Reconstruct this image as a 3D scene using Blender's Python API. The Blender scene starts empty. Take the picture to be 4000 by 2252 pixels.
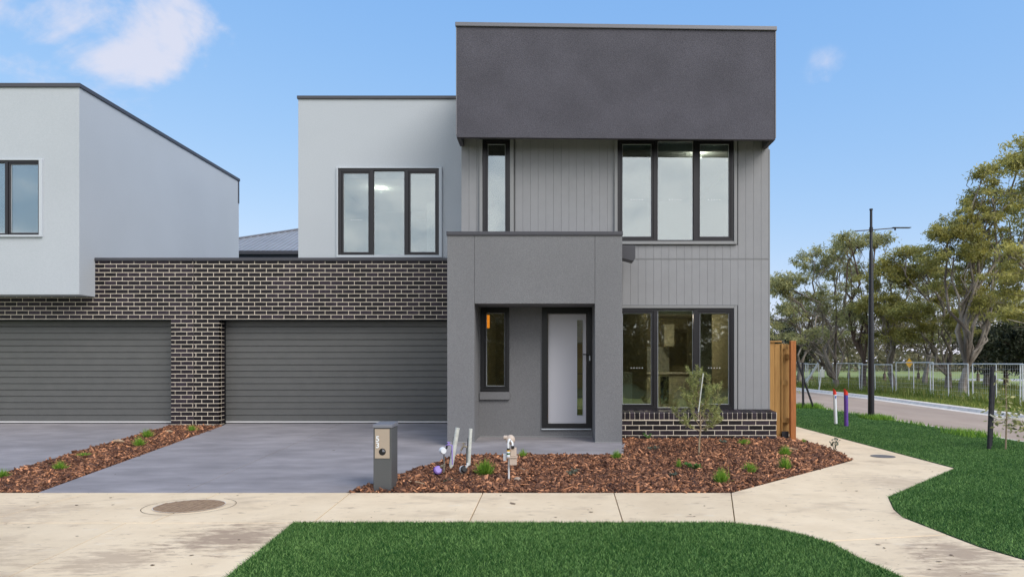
import bpy, math, random
import numpy as np
from math import radians as R, sin, cos, pi
from mathutils import Vector
random.seed(7); rng = np.random.default_rng(7)
S = bpy.context.scene
COL = S.collection

# ------------------------------------------------------------------ camera
cam_d = bpy.data.cameras.new('camera'); cam = bpy.data.objects.new('camera', cam_d); COL.objects.link(cam)
cam.location = (0, 0, 1.53); cam.rotation_euler = (R(90), 0, 0)
cam_d.sensor_width = 36; cam_d.lens = 24.04
cam_d.shift_x = -0.0342; cam_d.shift_y = 0.0726
cam_d.clip_start = 0.05; cam_d.clip_end = 2500
S.camera = cam

# ------------------------------------------------------------------ world and sun
SUN_EL, SUN_AZ = 42, 136           # azimuth measured clockwise from +Y
W = bpy.data.worlds.new('World'); S.world = W; W.use_nodes = True
nt = W.node_tree; N = nt.nodes; L = nt.links
for n in list(N): N.remove(n)
def nn(t, x=None, **k):
    n = N.new(t)
    for a, b in k.items(): setattr(n, a, b)
    return n
out = nn('ShaderNodeOutputWorld'); bg = nn('ShaderNodeBackground'); bg.inputs[1].default_value = 0.12
sky = nn('ShaderNodeTexSky', sky_type='NISHITA'); sky.sun_disc = False
sky.sun_elevation = R(SUN_EL); sky.sun_rotation = R(SUN_AZ)
sky.air_density = 1.0; sky.dust_density = 0.6; sky.ozone_density = 2.0; sky.altitude = 0
tc = nn('ShaderNodeTexCoord'); sep = nn('ShaderNodeSeparateXYZ'); L.new(tc.outputs['Generated'], sep.inputs[0])
def math_(op, a, b=None, c=None):
    m = nn('ShaderNodeMath', operation=op)
    for i, v in enumerate((a, b, c)):
        if v is None: continue
        if isinstance(v, (int, float)): m.inputs[i].default_value = v
        else: L.new(v, m.inputs[i])
    return m.outputs[0]
def ramp01(v, a, b):
    m = nn('ShaderNodeMapRange', interpolation_type='SMOOTHSTEP'); m.inputs[1].default_value = a; m.inputs[2].default_value = b
    L.new(v, m.inputs[0]); return m.outputs[0]
# clear sky colour: the sky texture, balanced towards the photograph's blue
tint = nn('ShaderNodeMix', data_type='RGBA', blend_type='MULTIPLY'); tint.inputs[0].default_value = 1
sp0 = nn('ShaderNodeSeparateColor'); L.new(sky.outputs[0], sp0.inputs[0]); cb0 = nn('ShaderNodeCombineColor')
for i_, (g0, p0, g1) in enumerate(((1.24, .77, 1.16), (2.09, .46, 2.22), (3.67, .18, 3.95))):      # gentler gradient, as in the photograph
    v_ = math_('MULTIPLY', math_('POWER', math_('MULTIPLY', sp0.outputs[i_], 1 / g0), p0), g1); L.new(v_, cb0.inputs[i_])
L.new(cb0.outputs[0], tint.inputs[6]); tint.inputs[7].default_value = (1, 1, 1, 1)
# clouds
def wnoise(scale, detail, rough, loc, dist=0.0, zs=1.6):
    mp = nn('ShaderNodeMapping'); mp.inputs['Location'].default_value = loc; mp.inputs['Scale'].default_value = (1, 1, zs)
    L.new(tc.outputs['Generated'], mp.inputs[0])
    t = nn('ShaderNodeTexNoise'); t.inputs['Scale'].default_value = scale; t.inputs['Detail'].default_value = detail
    t.inputs['Roughness'].default_value = rough; t.inputs['Distortion'].default_value = dist
    L.new(mp.outputs[0], t.inputs['Vector']); return t.outputs[0]
n1 = wnoise(3.2, 9, 0.55, (3.1, 1.7, 0.4), 0.25)
n2 = wnoise(1.3, 5, 0.5, (7.3, 2.2, 5.4))
n3 = wnoise(9.0, 6, 0.6, (1.3, 4.2, 0.1), 0.3)
# coverage grows gently towards the south half of the sky, which the windows reflect
cover = math_('MULTIPLY_ADD', sep.outputs[1], -0.34, 0.0)
south = math_('ADD', math_('ADD', math_('MULTIPLY', n1, 0.55), math_('MULTIPLY', n2, 0.55)), cover)
c_all = ramp01(south, 0.62, 0.86)
# the cloud bank in the north-west
def blob(dx, dy, dz, r0, r1):
    v = Vector((dx, dy, dz)).normalized()
    d = nn('ShaderNodeVectorMath', operation='DOT_PRODUCT'); nrm = nn('ShaderNodeVectorMath', operation='NORMALIZE')
    L.new(tc.outputs['Generated'], nrm.inputs[0]); L.new(nrm.outputs[0], d.inputs[0]); d.inputs[1].default_value = v
    return ramp01(d.outputs['Value'], cos(r0), cos(r1))
b = math_('MAXIMUM', blob(-1290, 1720, 850, .14, .02), blob(-1170, 1720, 860, .12, .02))
b = math_('MAXIMUM', b, math_('MULTIPLY', blob(-1040, 1720, 805, .095, .01), 1.0))
b = math_('MAXIMUM', b, math_('MULTIPLY', blob(-925, 1720, 805, .085, .01), 1.0))
b = math_('MAXIMUM', b, math_('MULTIPLY', blob(-860, 1720, 840, .045, .0), .8))
b = math_('MAXIMUM', b, math_('MULTIPLY', blob(-700, 1720, 742, .05, .0), .35))
b = math_('MAXIMUM', b, math_('MULTIPLY', blob(700, 1720, 742, .035, .0), .20))
nb = wnoise(6.0, 9, 0.56, (0.35, 2.2, 1.9), 0.35, 1.5)
nb2 = wnoise(15, 6, 0.55, (5.35, 1.2, 2.9), 0.2, 1.3)
c_bank = ramp01(math_('ADD', math_('ADD', math_('MULTIPLY', b, 0.44), math_('MULTIPLY', nb, 1.7)), math_('MULTIPLY', nb2, .5)), 1.28, 1.62)
c_bank = math_('MULTIPLY', c_bank, ramp01(b, 0.0, 0.3))
# low pale cloud along the horizon
low = math_('MULTIPLY', ramp01(math_('ADD', math_('MULTIPLY', sep.outputs[2], -3.2), math_('MULTIPLY', n3, 0.75)), -0.02, 0.35), 0.30)
cl = math_('MAXIMUM', c_all, low)
cl = math_('MINIMUM', cl, 0.95)
shade = nn('ShaderNodeMix', data_type='RGBA'); L.new(ramp01(math_('ADD', math_('MULTIPLY', n3, .4), math_('MULTIPLY', n1, .6)), .36, .62), shade.inputs[0])
shade.inputs[6].default_value = (3.2, 3.7, 4.4, 1); shade.inputs[7].default_value = (7.2, 7.1, 7.2, 1)
mix = nn('ShaderNodeMix', data_type='RGBA'); L.new(cl, mix.inputs[0]); L.new(tint.outputs[2], mix.inputs[6]); L.new(shade.outputs[2], mix.inputs[7])
mixb = nn('ShaderNodeMix', data_type='RGBA'); L.new(math_('MULTIPLY', c_bank, .9), mixb.inputs[0]); L.new(mix.outputs[2], mixb.inputs[6]); mixb.inputs[7].default_value = (3.3, 3.38, 3.95, 1)
L.new(mixb.outputs[2], bg.inputs[0]); L.new(bg.outputs[0], out.inputs[0])

sun_d = bpy.data.lights.new('sun', 'SUN'); sun = bpy.data.objects.new('sun', sun_d); COL.objects.link(sun)
sun_d.energy = 1.5; sun_d.angle = R(38); sun_d.color = (1, .95, .87)
az, el = R(SUN_AZ), R(SUN_EL)
sd = Vector((sin(az) * cos(el), cos(az) * cos(el), sin(el)))
sun.rotation_euler = sd.to_track_quat('Z', 'Y').to_euler()
S.view_settings.view_transform = 'Standard'; S.view_settings.look = 'None'; S.view_settings.gamma = 1
S.view_settings.exposure = 0.92; S.view_settings.use_curve_mapping = False

# ------------------------------------------------------------------ materials
def mat(name, col, col2=None, scale=8, detail=4, rough=.8, bump=0, bscale=60, metal=0, rnd=0, attr=None, attr2=None,
        emit=0, coat=0, stretch=(1, 1, 1), lo=.35, hi=.65, spec=.5, trans=0, big=0, bigscale=.7, rough2=None):
    m = bpy.data.materials.new(name); m.use_nodes = True
    t = m.node_tree; n = t.nodes; l = t.links
    p = n['Principled BSDF']; p.inputs['Roughness'].default_value = rough; p.inputs['Metallic'].default_value = metal
    p.inputs['Specular IOR Level'].default_value = spec
    if coat: p.inputs['Coat Weight'].default_value = coat
    c4 = lambda c: (*c, 1)
    src = None
    tcn = n.new('ShaderNodeNewGeometry'); mp = n.new('ShaderNodeMapping'); mp.inputs['Scale'].default_value = stretch
    l.new(tcn.outputs['Position'], mp.inputs[0])
    rgb = n.new('ShaderNodeRGB'); rgb.outputs[0].default_value = c4(col); src = rgb.outputs[0]
    if col2 is not None:
        no = n.new('ShaderNodeTexNoise'); no.inputs['Scale'].default_value = scale; no.inputs['Detail'].default_value = detail
        no.inputs['Roughness'].default_value = .6; l.new(mp.outputs[0], no.inputs['Vector'])
        mr = n.new('ShaderNodeMapRange'); mr.inputs[1].default_value = lo; mr.inputs[2].default_value = hi
        l.new(no.outputs[0], mr.inputs[0]); mx = n.new('ShaderNodeMix'); mx.data_type = 'RGBA'
        l.new(mr.outputs[0], mx.inputs[0]); l.new(src, mx.inputs[6]); mx.inputs[7].default_value = c4(col2); src = mx.outputs[2]
    if attr is not None:
        at_ = n.new('ShaderNodeAttribute'); at_.attribute_name = 'tint'
        mx = n.new('ShaderNodeMix'); mx.data_type = 'RGBA'; l.new(at_.outputs['Fac'], mx.inputs[0])
        l.new(src, mx.inputs[6]); mx.inputs[7].default_value = c4(attr); src = mx.outputs[2]
    def scaleby(val_socket, amt):
        nonlocal src
        mr = n.new('ShaderNodeMapRange'); mr.inputs[3].default_value = 1 - amt; mr.inputs[4].default_value = 1 + amt
        l.new(val_socket, mr.inputs[0]); vm = n.new('ShaderNodeVectorMath'); vm.operation = 'SCALE'
        l.new(src, vm.inputs[0]); l.new(mr.outputs[0], vm.inputs['Scale']); src = vm.outputs[0]
    if rnd:
        oi = n.new('ShaderNodeObjectInfo'); scaleby(oi.outputs['Random'], rnd)
    if big:
        no = n.new('ShaderNodeTexNoise'); no.inputs['Scale'].default_value = bigscale; no.inputs['Detail'].default_value = 3
        l.new(mp.outputs[0], no.inputs['Vector']); mr0 = n.new('ShaderNodeMapRange'); mr0.inputs[1].default_value = .3; mr0.inputs[2].default_value = .7
        l.new(no.outputs[0], mr0.inputs[0]); scaleby(mr0.outputs[0], big)
    l.new(src, p.inputs['Base Color'])
    if bump:
        no = n.new('ShaderNodeTexNoise'); no.inputs['Scale'].default_value = bscale; no.inputs['Detail'].default_value = 3
        l.new(mp.outputs[0], no.inputs['Vector']); bp = n.new('ShaderNodeBump'); bp.inputs['Strength'].default_value = bump
        bp.inputs['Distance'].default_value = .01; l.new(no.outputs[0], bp.inputs['Height']); l.new(bp.outputs[0], p.inputs['Normal'])
    if emit:
        p.inputs['Emission Color'].default_value = c4(col); p.inputs['Emission Strength'].default_value = emit
    if trans:
        # thin leaves let some light through
        tr = n.new('ShaderNodeBsdfTranslucent'); l.new(src, tr.inputs[0]); ms = n.new('ShaderNodeMixShader'); ms.inputs[0].default_value = trans
        l.new(p.outputs[0], ms.inputs[1]); l.new(tr.outputs[0], ms.inputs[2]); l.new(ms.outputs[0], n['Material Output'].inputs[0])
    return m

M = {}
M['render_pale'] = mat('pale_render', (.47, .505, .54), (.43, .465, .50), 50, 5, rough=.9, bump=.4, bscale=90, big=.025)
M['render_grey'] = mat('grey_render', (.196, .198, .206), (.150, .153, .162), 70, 5, rough=.9, bump=.5, bscale=90, big=.06)
M['render_black'] = mat('charcoal_render', (.092, .089, .107), (.058, .056, .070), 60, 6, rough=.9, bump=.5, bscale=80, big=.12, bigscale=1.8)
M['cladding'] = mat('grey_cladding', (.262, .266, .279), (.250, .254, .266), 6, 4, rough=.7, bump=.1, bscale=90, rnd=.015, big=.03)
M['cladding_gap'] = mat('cladding_backing', (.19, .192, .20), rough=.9)
M['trim_grey'] = mat('grey_trim', (.24, .245, .25), rough=.5)
M['trim_pale'] = mat('pale_trim', (.50, .54, .58), rough=.6)
M['cap_dark'] = mat('dark_flashing', (.055, .055, .065), rough=.45)
M['cap_silver'] = mat('silver_flashing', (.17, .17, .185), rough=.4, metal=.2)
M['frame'] = mat('charcoal_frame', (.013, .012, .015), rough=.35)
M['frame_black'] = mat('black_frame', (.010, .010, .012), rough=.4)
M['mortar'] = mat('cream_mortar', (.80, .72, .60), (.68, .60, .49), 25, 4, rough=.95, bump=.4, bscale=200)
M['brick'] = mat('glazed_brick', (.011, .008, .012), (.024, .017, .024), 22, 5, spec=.3, rough=.5, bump=.3, bscale=140, rnd=.75)
M['garage'] = mat('garage_panel', (.105, .106, .104), (.096, .098, .096), 4, 3, rough=.5, bump=.12, bscale=220)
M['seal'] = mat('door_seal', (.6, .6, .6), rough=.4)
M['mortar_joint'] = mat('joint_sealant', (.05, .04, .045), rough=.8)
M['black'] = mat('black_gap', (.008, .008, .008), rough=.9)
M['door'] = mat('door_white', (.50, .50, .54), rough=.45, big=.02)
M['driveway'] = mat('charcoal_concrete', (.222, .207, .215), (.29, .27, .28), 2.2, 9, rough=.8, bump=.3, bscale=120, big=.10, bigscale=1.1, lo=.34, hi=.68, stretch=(.7, 1.5, 1))
M['soil'] = mat('mulch_soil', (.045, .024, .016), (.085, .04, .024), 40, 5, rough=1, bump=1, bscale=60)
M['mulch'] = mat('mulch_chip', (.050, .017, .009), attr=(.74, .34, .17), rough=.9)
M['lawn_soil'] = mat('lawn_base', (.008, .036, .010), (.016, .055, .016), 30, 5, rough=1, bump=1, bscale=70)
M['blade'] = mat('grass_blade', (.018, .090, .012), attr=(.34, .56, .17), rough=.7, spec=.25, trans=.25)
M['weed'] = mat('weed_blade', (.10, .17, .02), attr=(.40, .38, .10), rough=.8, trans=.3)
M['field'] = mat('field_grass', (.16, .24, .045), (.27, .27, .09), .35, 8, rough=1, bump=1, bscale=6, lo=.35, hi=.65, big=.2, bigscale=.08)
M['asphalt'] = mat('road_surface', (.36, .265, .20), (.42, .32, .245), 1.2, 8, rough=.95, bump=.4, bscale=60, stretch=(1, .35, 1), big=.08, bigscale=.4)
M['kerb'] = mat('kerb_concrete', (.78, .71, .62), (.62, .55, .48), 5, 5, rough=1, spec=.05)
M['timber_yellow'] = mat('treated_pine', (.42, .235, .075), (.34, .18, .055), 7, 6, rough=.8, stretch=(6, 6, .5), rnd=.1, bump=.2, bscale=40)
M['timber_orange'] = mat('orange_post', (.40, .145, .040), (.30, .105, .03), 9, 6, rough=.8, stretch=(6, 6, .5), bump=.2, bscale=40)
M['galv'] = mat('galvanised_steel', (.72, .73, .73), (.58, .59, .59), 9, 4, rough=.5)
M['pole'] = mat('black_pole', (.010, .010, .014), rough=.35)
M['plastic_white'] = mat('white_plastic', (.62, .64, .60), (.50, .52, .47), 20, 4, rough=.45)
M['plastic_beige'] = mat('beige_metal', (.50, .41, .34), rough=.5)
M['brass'] = mat('old_brass', (.32, .27, .20), (.20, .18, .13), 40, 4, rough=.5, metal=.4)
M['purple'] = mat('purple_plastic', (.30, .22, .58), rough=.5)
M['purple_deep'] = mat('deep_purple_paint', (.13, .05, .33), (.10, .04, .27), 20, 4, rough=.6)
M['red'] = mat('red_paint', (.72, .04, .02), rough=.6)
M['blue'] = mat('blue_print', (.05, .10, .45), rough=.6)
M['white'] = mat('white_paint', (.72, .76, .80), rough=.6)
M['letterbox'] = mat('letterbox_grey', (.078, .084, .088), rough=.45, bump=.05, bscale=200)
M['cap_letter'] = mat('letterbox_lid', (.17, .18, .21), rough=.4)
M['plate'] = mat('beige_plate', (.36, .30, .235), rough=.6)
M['black_pl'] = mat('black_plastic', (.012, .012, .013), rough=.4)
M['bark'] = mat('gum_bark', (.34, .30, .26), (.09, .07, .055), 1.6, 7, rough=.95, stretch=(1, 1, .4), bump=.4, bscale=20)
M['bark_dark'] = mat('rough_bark', (.14, .095, .07), (.07, .05, .04), 3, 6, rough=.95, stretch=(1, 1, .4), bump=.5, bscale=15)
M['gum_leaf'] = mat('gum_leaves', (.12, .135, .045), attr=(.70, .62, .17), rough=.5, trans=.45)
M['gum_leaf2'] = mat('gum_leaves_grey', (.11, .135, .060), attr=(.68, .64, .27), rough=.5, trans=.45)
M['dark_leaf'] = mat('dark_needles', (.022, .030, .014), attr=(.06, .07, .03), rough=.7, trans=.2)
M['brown_leaf'] = mat('brown_scrub', (.11, .10, .055), attr=(.32, .28, .15), rough=.8, trans=.3)
M['tuft'] = mat('grass_tuft', (.08, .22, .02), attr=(.38, .58, .07), rough=.6, trans=.35)
M['sage'] = mat('sage_leaf', (.07, .10, .075), attr=(.20, .24, .18), rough=.7, trans=.2)
M['fresh'] = mat('fresh_leaf', (.05, .17, .035), attr=(.20, .42, .10), rough=.5, trans=.3)
M['sapling_leaf'] = mat('sapling_needles', (.16, .20, .06), attr=(.50, .52, .20), rough=.6, trans=.35)
M['sapling_bark'] = mat('sapling_bark', (.34, .27, .17), (.22, .17, .11), 30, 4, rough=.9)
M['inner_wall'] = mat('room_wall', (.60, .57, .50), rough=.9)
M['inner_white'] = mat('room_ceiling', (.75, .76, .75), rough=.9)
M['olive_wall'] = mat('olive_wall', (.36, .34, .235), rough=.9)
M['timber_floor'] = mat('timber_floor', (.22, .14, .08), (.16, .10, .055), 4, 5, rough=.5, stretch=(1, 8, 1))
M['cab'] = mat('cabinet', (.50, .50, .42), rough=.6)
M['cab_dark'] = mat('oven_glass', (.02, .02, .02), rough=.2)
M['splash'] = mat('splashback', (.55, .58, .58), rough=.2)
M['blind'] = mat('roller_blind', (.62, .62, .55), rough=.9)
M['lamp'] = mat('lamp_warm', (1, .82, .6), emit=4)
M['lamp_amber'] = mat('lamp_amber', (1, .30, .03), emit=.7)
M['manhole'] = mat('manhole_iron', (.36, .25, .16), (.25, .17, .11), 18, 5, rough=.95, spec=.2, bump=.4, bscale=60)
M['manhole_dark'] = mat('dark_lid', (.17, .155, .145), (.11, .10, .095), 18, 5, rough=.8)
M['roof_metal'] = mat('roof_sheet', (.30, .31, .33), (.26, .27, .29), 1.5, 3, rough=.45, metal=.1)
M['red_brick'] = mat('red_brick_wall', (.30, .10, .065), (.22, .07, .05), 12, 5, rough=.9)
M['yellow_sign'] = mat('yellow_sign', (.75, .40, .01), rough=.5)
M['strap'] = mat('tie_strap', (.50, .48, .42), rough=.8)
M['stake'] = mat('dark_stake', (.030, .030, .038), (.018, .018, .022), 20, 4, rough=.8)
M['debris'] = mat('dirt_specks', (.09, .06, .04), attr=(.20, .14, .09), rough=1)
M['gravel'] = mat('gravel_strip', (.40, .32, .26), (.28, .22, .18), 30, 5, rough=1, bump=.8, bscale=60)

def concrete():
    """Broom-finished beige concrete with mud films, elongated smears and small dark spots."""
    m = mat('beige_concrete', (.78, .62, .42), (.68, .53, .35), 2.0, 9, rough=.9, bump=.25, bscale=90, big=.07, bigscale=.5, rnd=.03)
    t = m.node_tree; n = t.nodes; l = t.links; p = n['Principled BSDF']
    src = p.inputs['Base Color'].links[0].from_socket
    g = n.new('ShaderNodeNewGeometry')
    def layer(src, scale, stretch, lo, hi, colr, amt, det=8, rot=0, loc=(0, 0, 0)):
        mp = n.new('ShaderNodeMapping'); mp.inputs['Scale'].default_value = stretch; mp.inputs['Rotation'].default_value = (0, 0, rot); mp.inputs['Location'].default_value = loc
        l.new(g.outputs['Position'], mp.inputs[0])
        no = n.new('ShaderNodeTexNoise'); no.inputs['Scale'].default_value = scale; no.inputs['Detail'].default_value = det; no.inputs['Roughness'].default_value = .62
        l.new(mp.outputs[0], no.inputs['Vector'])
        mr = n.new('ShaderNodeMapRange'); mr.inputs[1].default_value = lo; mr.inputs[2].default_value = hi; mr.inputs[4].default_value = amt
        l.new(no.outputs[0], mr.inputs[0]); mx = n.new('ShaderNodeMix'); mx.data_type = 'RGBA'
        l.new(mr.outputs[0], mx.inputs[0]); l.new(src, mx.inputs[6]); mx.inputs[7].default_value = (*colr, 1)
        return mx.outputs[2]
    src = layer(src, 1.1, (1, 1.6, 1), .56, .72, (.38, .28, .19), .60)
    src = layer(src, 5.5, (.8, 2.2, 1), .60, .68, (.32, .22, .15), .65, rot=.25)
    src = layer(src, 14, (.7, 2.0, 1), .68, .73, (.16, .11, .08), .6, 3, rot=-.2)
    src = layer(src, 3.5, (1, 1.8, 1), .60, .80, (.74, .68, .58), .5, loc=(4, 2, 0))
    def patch(src, cx, cy, rad, colr, amt, scale=7):
        vd = n.new('ShaderNodeVectorMath'); vd.operation = 'DISTANCE'; l.new(g.outputs['Position'], vd.inputs[0]); vd.inputs[1].default_value = (cx, cy, 0)
        no = n.new('ShaderNodeTexNoise'); no.inputs['Scale'].default_value = scale; no.inputs['Detail'].default_value = 8; no.inputs['Roughness'].default_value = .7
        mp = n.new('ShaderNodeMapping'); mp.inputs['Scale'].default_value = (.7, 1.8, 1); l.new(g.outputs['Position'], mp.inputs[0]); l.new(mp.outputs[0], no.inputs['Vector'])
        a_ = n.new('ShaderNodeMath'); a_.operation = 'MULTIPLY_ADD'; a_.inputs[1].default_value = -.35 / rad; l.new(vd.outputs['Value'], a_.inputs[0]); l.new(no.outputs[0], a_.inputs[2])
        mr = n.new('ShaderNodeMapRange'); mr.inputs[1].default_value = .22; mr.inputs[2].default_value = .42; mr.inputs[4].default_value = amt; l.new(a_.outputs[0], mr.inputs[0])
        mx = n.new('ShaderNodeMix'); mx.data_type = 'RGBA'; l.new(mr.outputs[0], mx.inputs[0]); l.new(src, mx.inputs[6]); mx.inputs[7].default_value = (*colr, 1); return mx.outputs[2]
    for cx_, cy_, rd_, am_ in ((-2.75, 6.0, .75, .8), (-3.4, 5.3, .6, .5), (3.3, 5.5, .6, .7), (3.0, 4.9, .5, .6), (3.7, 6.9, .35, .6), (-5.6, 6.9, 1.0, .35), (-4.6, 5.2, .9, .35), (4.5, 8.8, .9, .3)):
        src = patch(src, cx_, cy_, rd_, (.30, .205, .14), am_)
    l.new(src, p.inputs['Base Color'])
    return m
M['concrete'] = concrete()

def glass(name, fac, tintc):
    m = bpy.data.materials.new(name); m.use_nodes = True; t = m.node_tree; n = t.nodes; l = t.links
    n.remove(n['Principled BSDF'])
    tr = n.new('ShaderNodeBsdfTransparent'); tr.inputs[0].default_value = (*tintc, 1)
    gl = n.new('ShaderNodeBsdfGlossy'); gl.inputs['Roughness'].default_value = .015; gl.inputs[0].default_value = (.95, 1, 1, 1)
    g = n.new('ShaderNodeNewGeometry'); no = n.new('ShaderNodeTexNoise'); no.inputs['Scale'].default_value = 1.6; no.inputs['Detail'].default_value = 1
    l.new(g.outputs['Position'], no.inputs['Vector']); bp = n.new('ShaderNodeBump'); bp.inputs['Strength'].default_value = .06; bp.inputs['Distance'].default_value = .05
    l.new(no.outputs[0], bp.inputs['Height']); l.new(bp.outputs[0], gl.inputs['Normal'])
    fr = n.new('ShaderNodeFresnel'); fr.inputs[0].default_value = 1.5
    ad = n.new('ShaderNodeMath'); ad.operation = 'ADD'; ad.inputs[1].default_value = fac; l.new(fr.outputs[0], ad.inputs[0])
    ms = n.new('ShaderNodeMixShader'); l.new(ad.outputs[0], ms.inputs[0]); l.new(tr.outputs[0], ms.inputs[1]); l.new(gl.outputs[0], ms.inputs[2])
    l.new(ms.outputs[0], n['Material Output'].inputs[0]); return m
M['glass'] = glass('coated_glass', .23, (.64, .72, .72))
M['glass_low'] = glass('clear_glass', .10, (.82, .84, .74))

# ------------------------------------------------------------------ mesh helpers
class MB:
    def __init__(s): s.v = []; s.f = []
    def box(s, x0, x1, y0, y1, z0, z1):
        b = len(s.v)
        s.v += [(x0, y0, z0), (x1, y0, z0), (x1, y1, z0), (x0, y1, z0), (x0, y0, z1), (x1, y0, z1), (x1, y1, z1), (x0, y1, z1)]
        s.f += [tuple(b + i for i in q) for q in ((0, 3, 2, 1), (4, 5, 6, 7), (0, 1, 5, 4), (1, 2, 6, 5), (2, 3, 7, 6), (3, 0, 4, 7))]
        return s
    def chbox(s, x0, x1, y0, y1, z0, z1, c):
        """box whose front (low y) edges are chamfered by c"""
        b = len(s.v)
        s.v += [(x0, y1, z0), (x1, y1, z0), (x1, y1, z1), (x0, y1, z1), (x0, y0 + c, z0), (x1, y0 + c, z0), (x1, y0 + c, z1), (x0, y0 + c, z1),
                (x0 + c, y0, z0 + c), (x1 - c, y0, z0 + c), (x1 - c, y0, z1 - c), (x0 + c, y0, z1 - c)]
        s.f += [tuple(b + i for i in q) for q in ((0, 3, 2, 1), (8, 9, 10, 11), (4, 5, 9, 8), (5, 6, 10, 9), (6, 7, 11, 10), (7, 4, 8, 11),
                (0, 1, 5, 4), (1, 2, 6, 5), (2, 3, 7, 6), (3, 0, 4, 7))]
        return s
    def poly(s, pts):
        b = len(s.v); s.v += [tuple(p) for p in pts]; s.f.append(tuple(range(b, b + len(pts)))); return s
    def prism(s, pts, zt, zb):
        """pts counter-clockwise seen from above; zt, zb numbers or functions of (x, y)"""
        ft = zt if callable(zt) else (lambda x, y: zt); fb = zb if callable(zb) else (lambda x, y: zb)
        n = len(pts); b = len(s.v)
        s.v += [(x, y, ft(x, y)) for x, y in pts] + [(x, y, fb(x, y)) for x, y in pts]
        s.f.append(tuple(range(b, b + n))); s.f.append(tuple(b + n + i for i in reversed(range(n))))
        for i in range(n):
            j = (i + 1) % n; s.f.append((b + i, b + n + i, b + n + j, b + j))
        return s
    def tube(s, pts, rad, n=8, caps=True):
        pts = [Vector(p) for p in pts]
        if not hasattr(rad, '__len__'): rad = [rad] * len(pts)
        b = len(s.v); ref = None
        for i, p in enumerate(pts):
            d = (pts[min(i + 1, len(pts) - 1)] - pts[max(i - 1, 0)]); d = d.normalized() if d.length > 1e-9 else Vector((0, 0, 1))
            if ref is None: ref = Vector((1, 0, 0)) if abs(d.x) < .8 else Vector((0, 1, 0))
            u = d.cross(ref).normalized(); w = d.cross(u); ref = -u.cross(d) if False else ref
            for k in range(n):
                a = 2 * pi * k / n; q = p + (u * cos(a) + w * sin(a)) * rad[i]; s.v.append(tuple(q))
        for i in range(len(pts) - 1):
            for k in range(n):
                k2 = (k + 1) % n; s.f.append((b + i * n + k, b + (i + 1) * n + k, b + (i + 1) * n + k2, b + i * n + k2))
        if caps:
            s.f.append(tuple(b + k for k in range(n))); e = b + (len(pts) - 1) * n; s.f.append(tuple(e + k for k in reversed(range(n))))
        return s
    def ball(s, c, r, n=12, m=7, sc=(1, 1, 1)):
        b = len(s.v); c = Vector(c)
        for i in range(m + 1):
            th = pi * i / m
            for k in range(n):
                a = 2 * pi * k / n; s.v.append((c.x + r * sc[0] * sin(th) * cos(a), c.y + r * sc[1] * sin(th) * sin(a), c.z + r * sc[2] * cos(th)))
        for i in range(m):
            for k in range(n):
                k2 = (k + 1) % n; s.f.append((b + i * n + k, b + (i + 1) * n + k, b + (i + 1) * n + k2, b + i * n + k2))
        return s
WO = {}
def link_mesh(name, me, m, parent, origin, smooth=False):
    o = bpy.data.objects.new(name, me); COL.objects.link(o)
    if m is not None and not me.materials: me.materials.append(m)
    if smooth: me.polygons.foreach_set('use_smooth', [True] * len(me.polygons))
    WO[o.name] = Vector(origin)
    if parent is not None:
        o.parent = parent; o.location = Vector(origin) - WO[parent.name]
    else: o.location = origin
    return o
def build(mb, name, m, parent=None, bevel=0, smooth=False, origin=None):
    v = np.array(mb.v, dtype=float)
    if origin is None:
        lo, hi = v.min(0), v.max(0); origin = ((lo[0] + hi[0]) / 2, (lo[1] + hi[1]) / 2, lo[2])
    me = bpy.data.meshes.new(name); me.from_pydata((v - np.array(origin)).tolist(), [], mb.f); me.update()
    o = link_mesh(name, me, M[m] if isinstance(m, str) else m, parent, origin, smooth)
    if bevel:
        b = o.modifiers.new('bevel', 'BEVEL'); b.width = bevel; b.segments = 2; b.limit_method = 'ANGLE'
    if smooth:
        try: me.set_sharp_from_angle(angle=R(40))
        except Exception: pass
    return o
def BX(name, m, parent, x0, x1, y0, y1, z0, z1, bevel=0):
    return build(MB().box(x0, x1, y0, y1, z0, z1), name, m, parent, bevel)
def empty(name, loc, label, cat, group=None, kind=None):
    o = bpy.data.objects.new(name, None); COL.objects.link(o); o.location = loc; o.empty_display_size = .2
    WO[o.name] = Vector(loc); return tag(o, label, cat, group, kind)
def tag(o, label=None, cat=None, group=None, kind=None):
    if label: o['label'] = label
    if cat: o['category'] = cat
    if group: o['group'] = group
    if kind: o['kind'] = kind
    return o
def struct(o): o['kind'] = 'structure'; return o
def copy_tree(o, loc, parent=None, scale=None, rz=None):
    c = o.copy(); COL.objects.link(c)
    if parent is None:
        c.location = loc; WO[c.name] = Vector(loc)
        if scale: c.scale = (scale,) * 3 if not hasattr(scale, '__len__') else scale
        if rz is not None: c.rotation_euler.z = rz
    else: c.parent = parent; WO[c.name] = WO[o.name]
    for ch in o.children: copy_tree(ch, None, c)
    return c
def mesh_np(name, verts, faces, m, tint=None, parent=None, origin=(0, 0, 0)):
    """fast mesh from an (n,3) array and an (f,k) array of equal-size faces, with a per-face tint"""
    me = bpy.data.meshes.new(name); nv, (nf, k) = len(verts), faces.shape
    me.vertices.add(nv); me.vertices.foreach_set('co', (verts - np.array(origin)).astype(np.float32).ravel())
    me.loops.add(nf * k); me.loops.foreach_set('vertex_index', faces.astype(np.int32).ravel())
    me.polygons.add(nf); me.polygons.foreach_set('loop_start', np.arange(0, nf * k, k, dtype=np.int32))
    me.update(calc_edges=True)
    if tint is not None:
        a = me.attributes.new('tint', 'FLOAT', 'FACE'); a.data.foreach_set('value', tint.astype(np.float32))
    me.materials.append(M[m]); return link_mesh(name, me, None, parent, origin)
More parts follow.
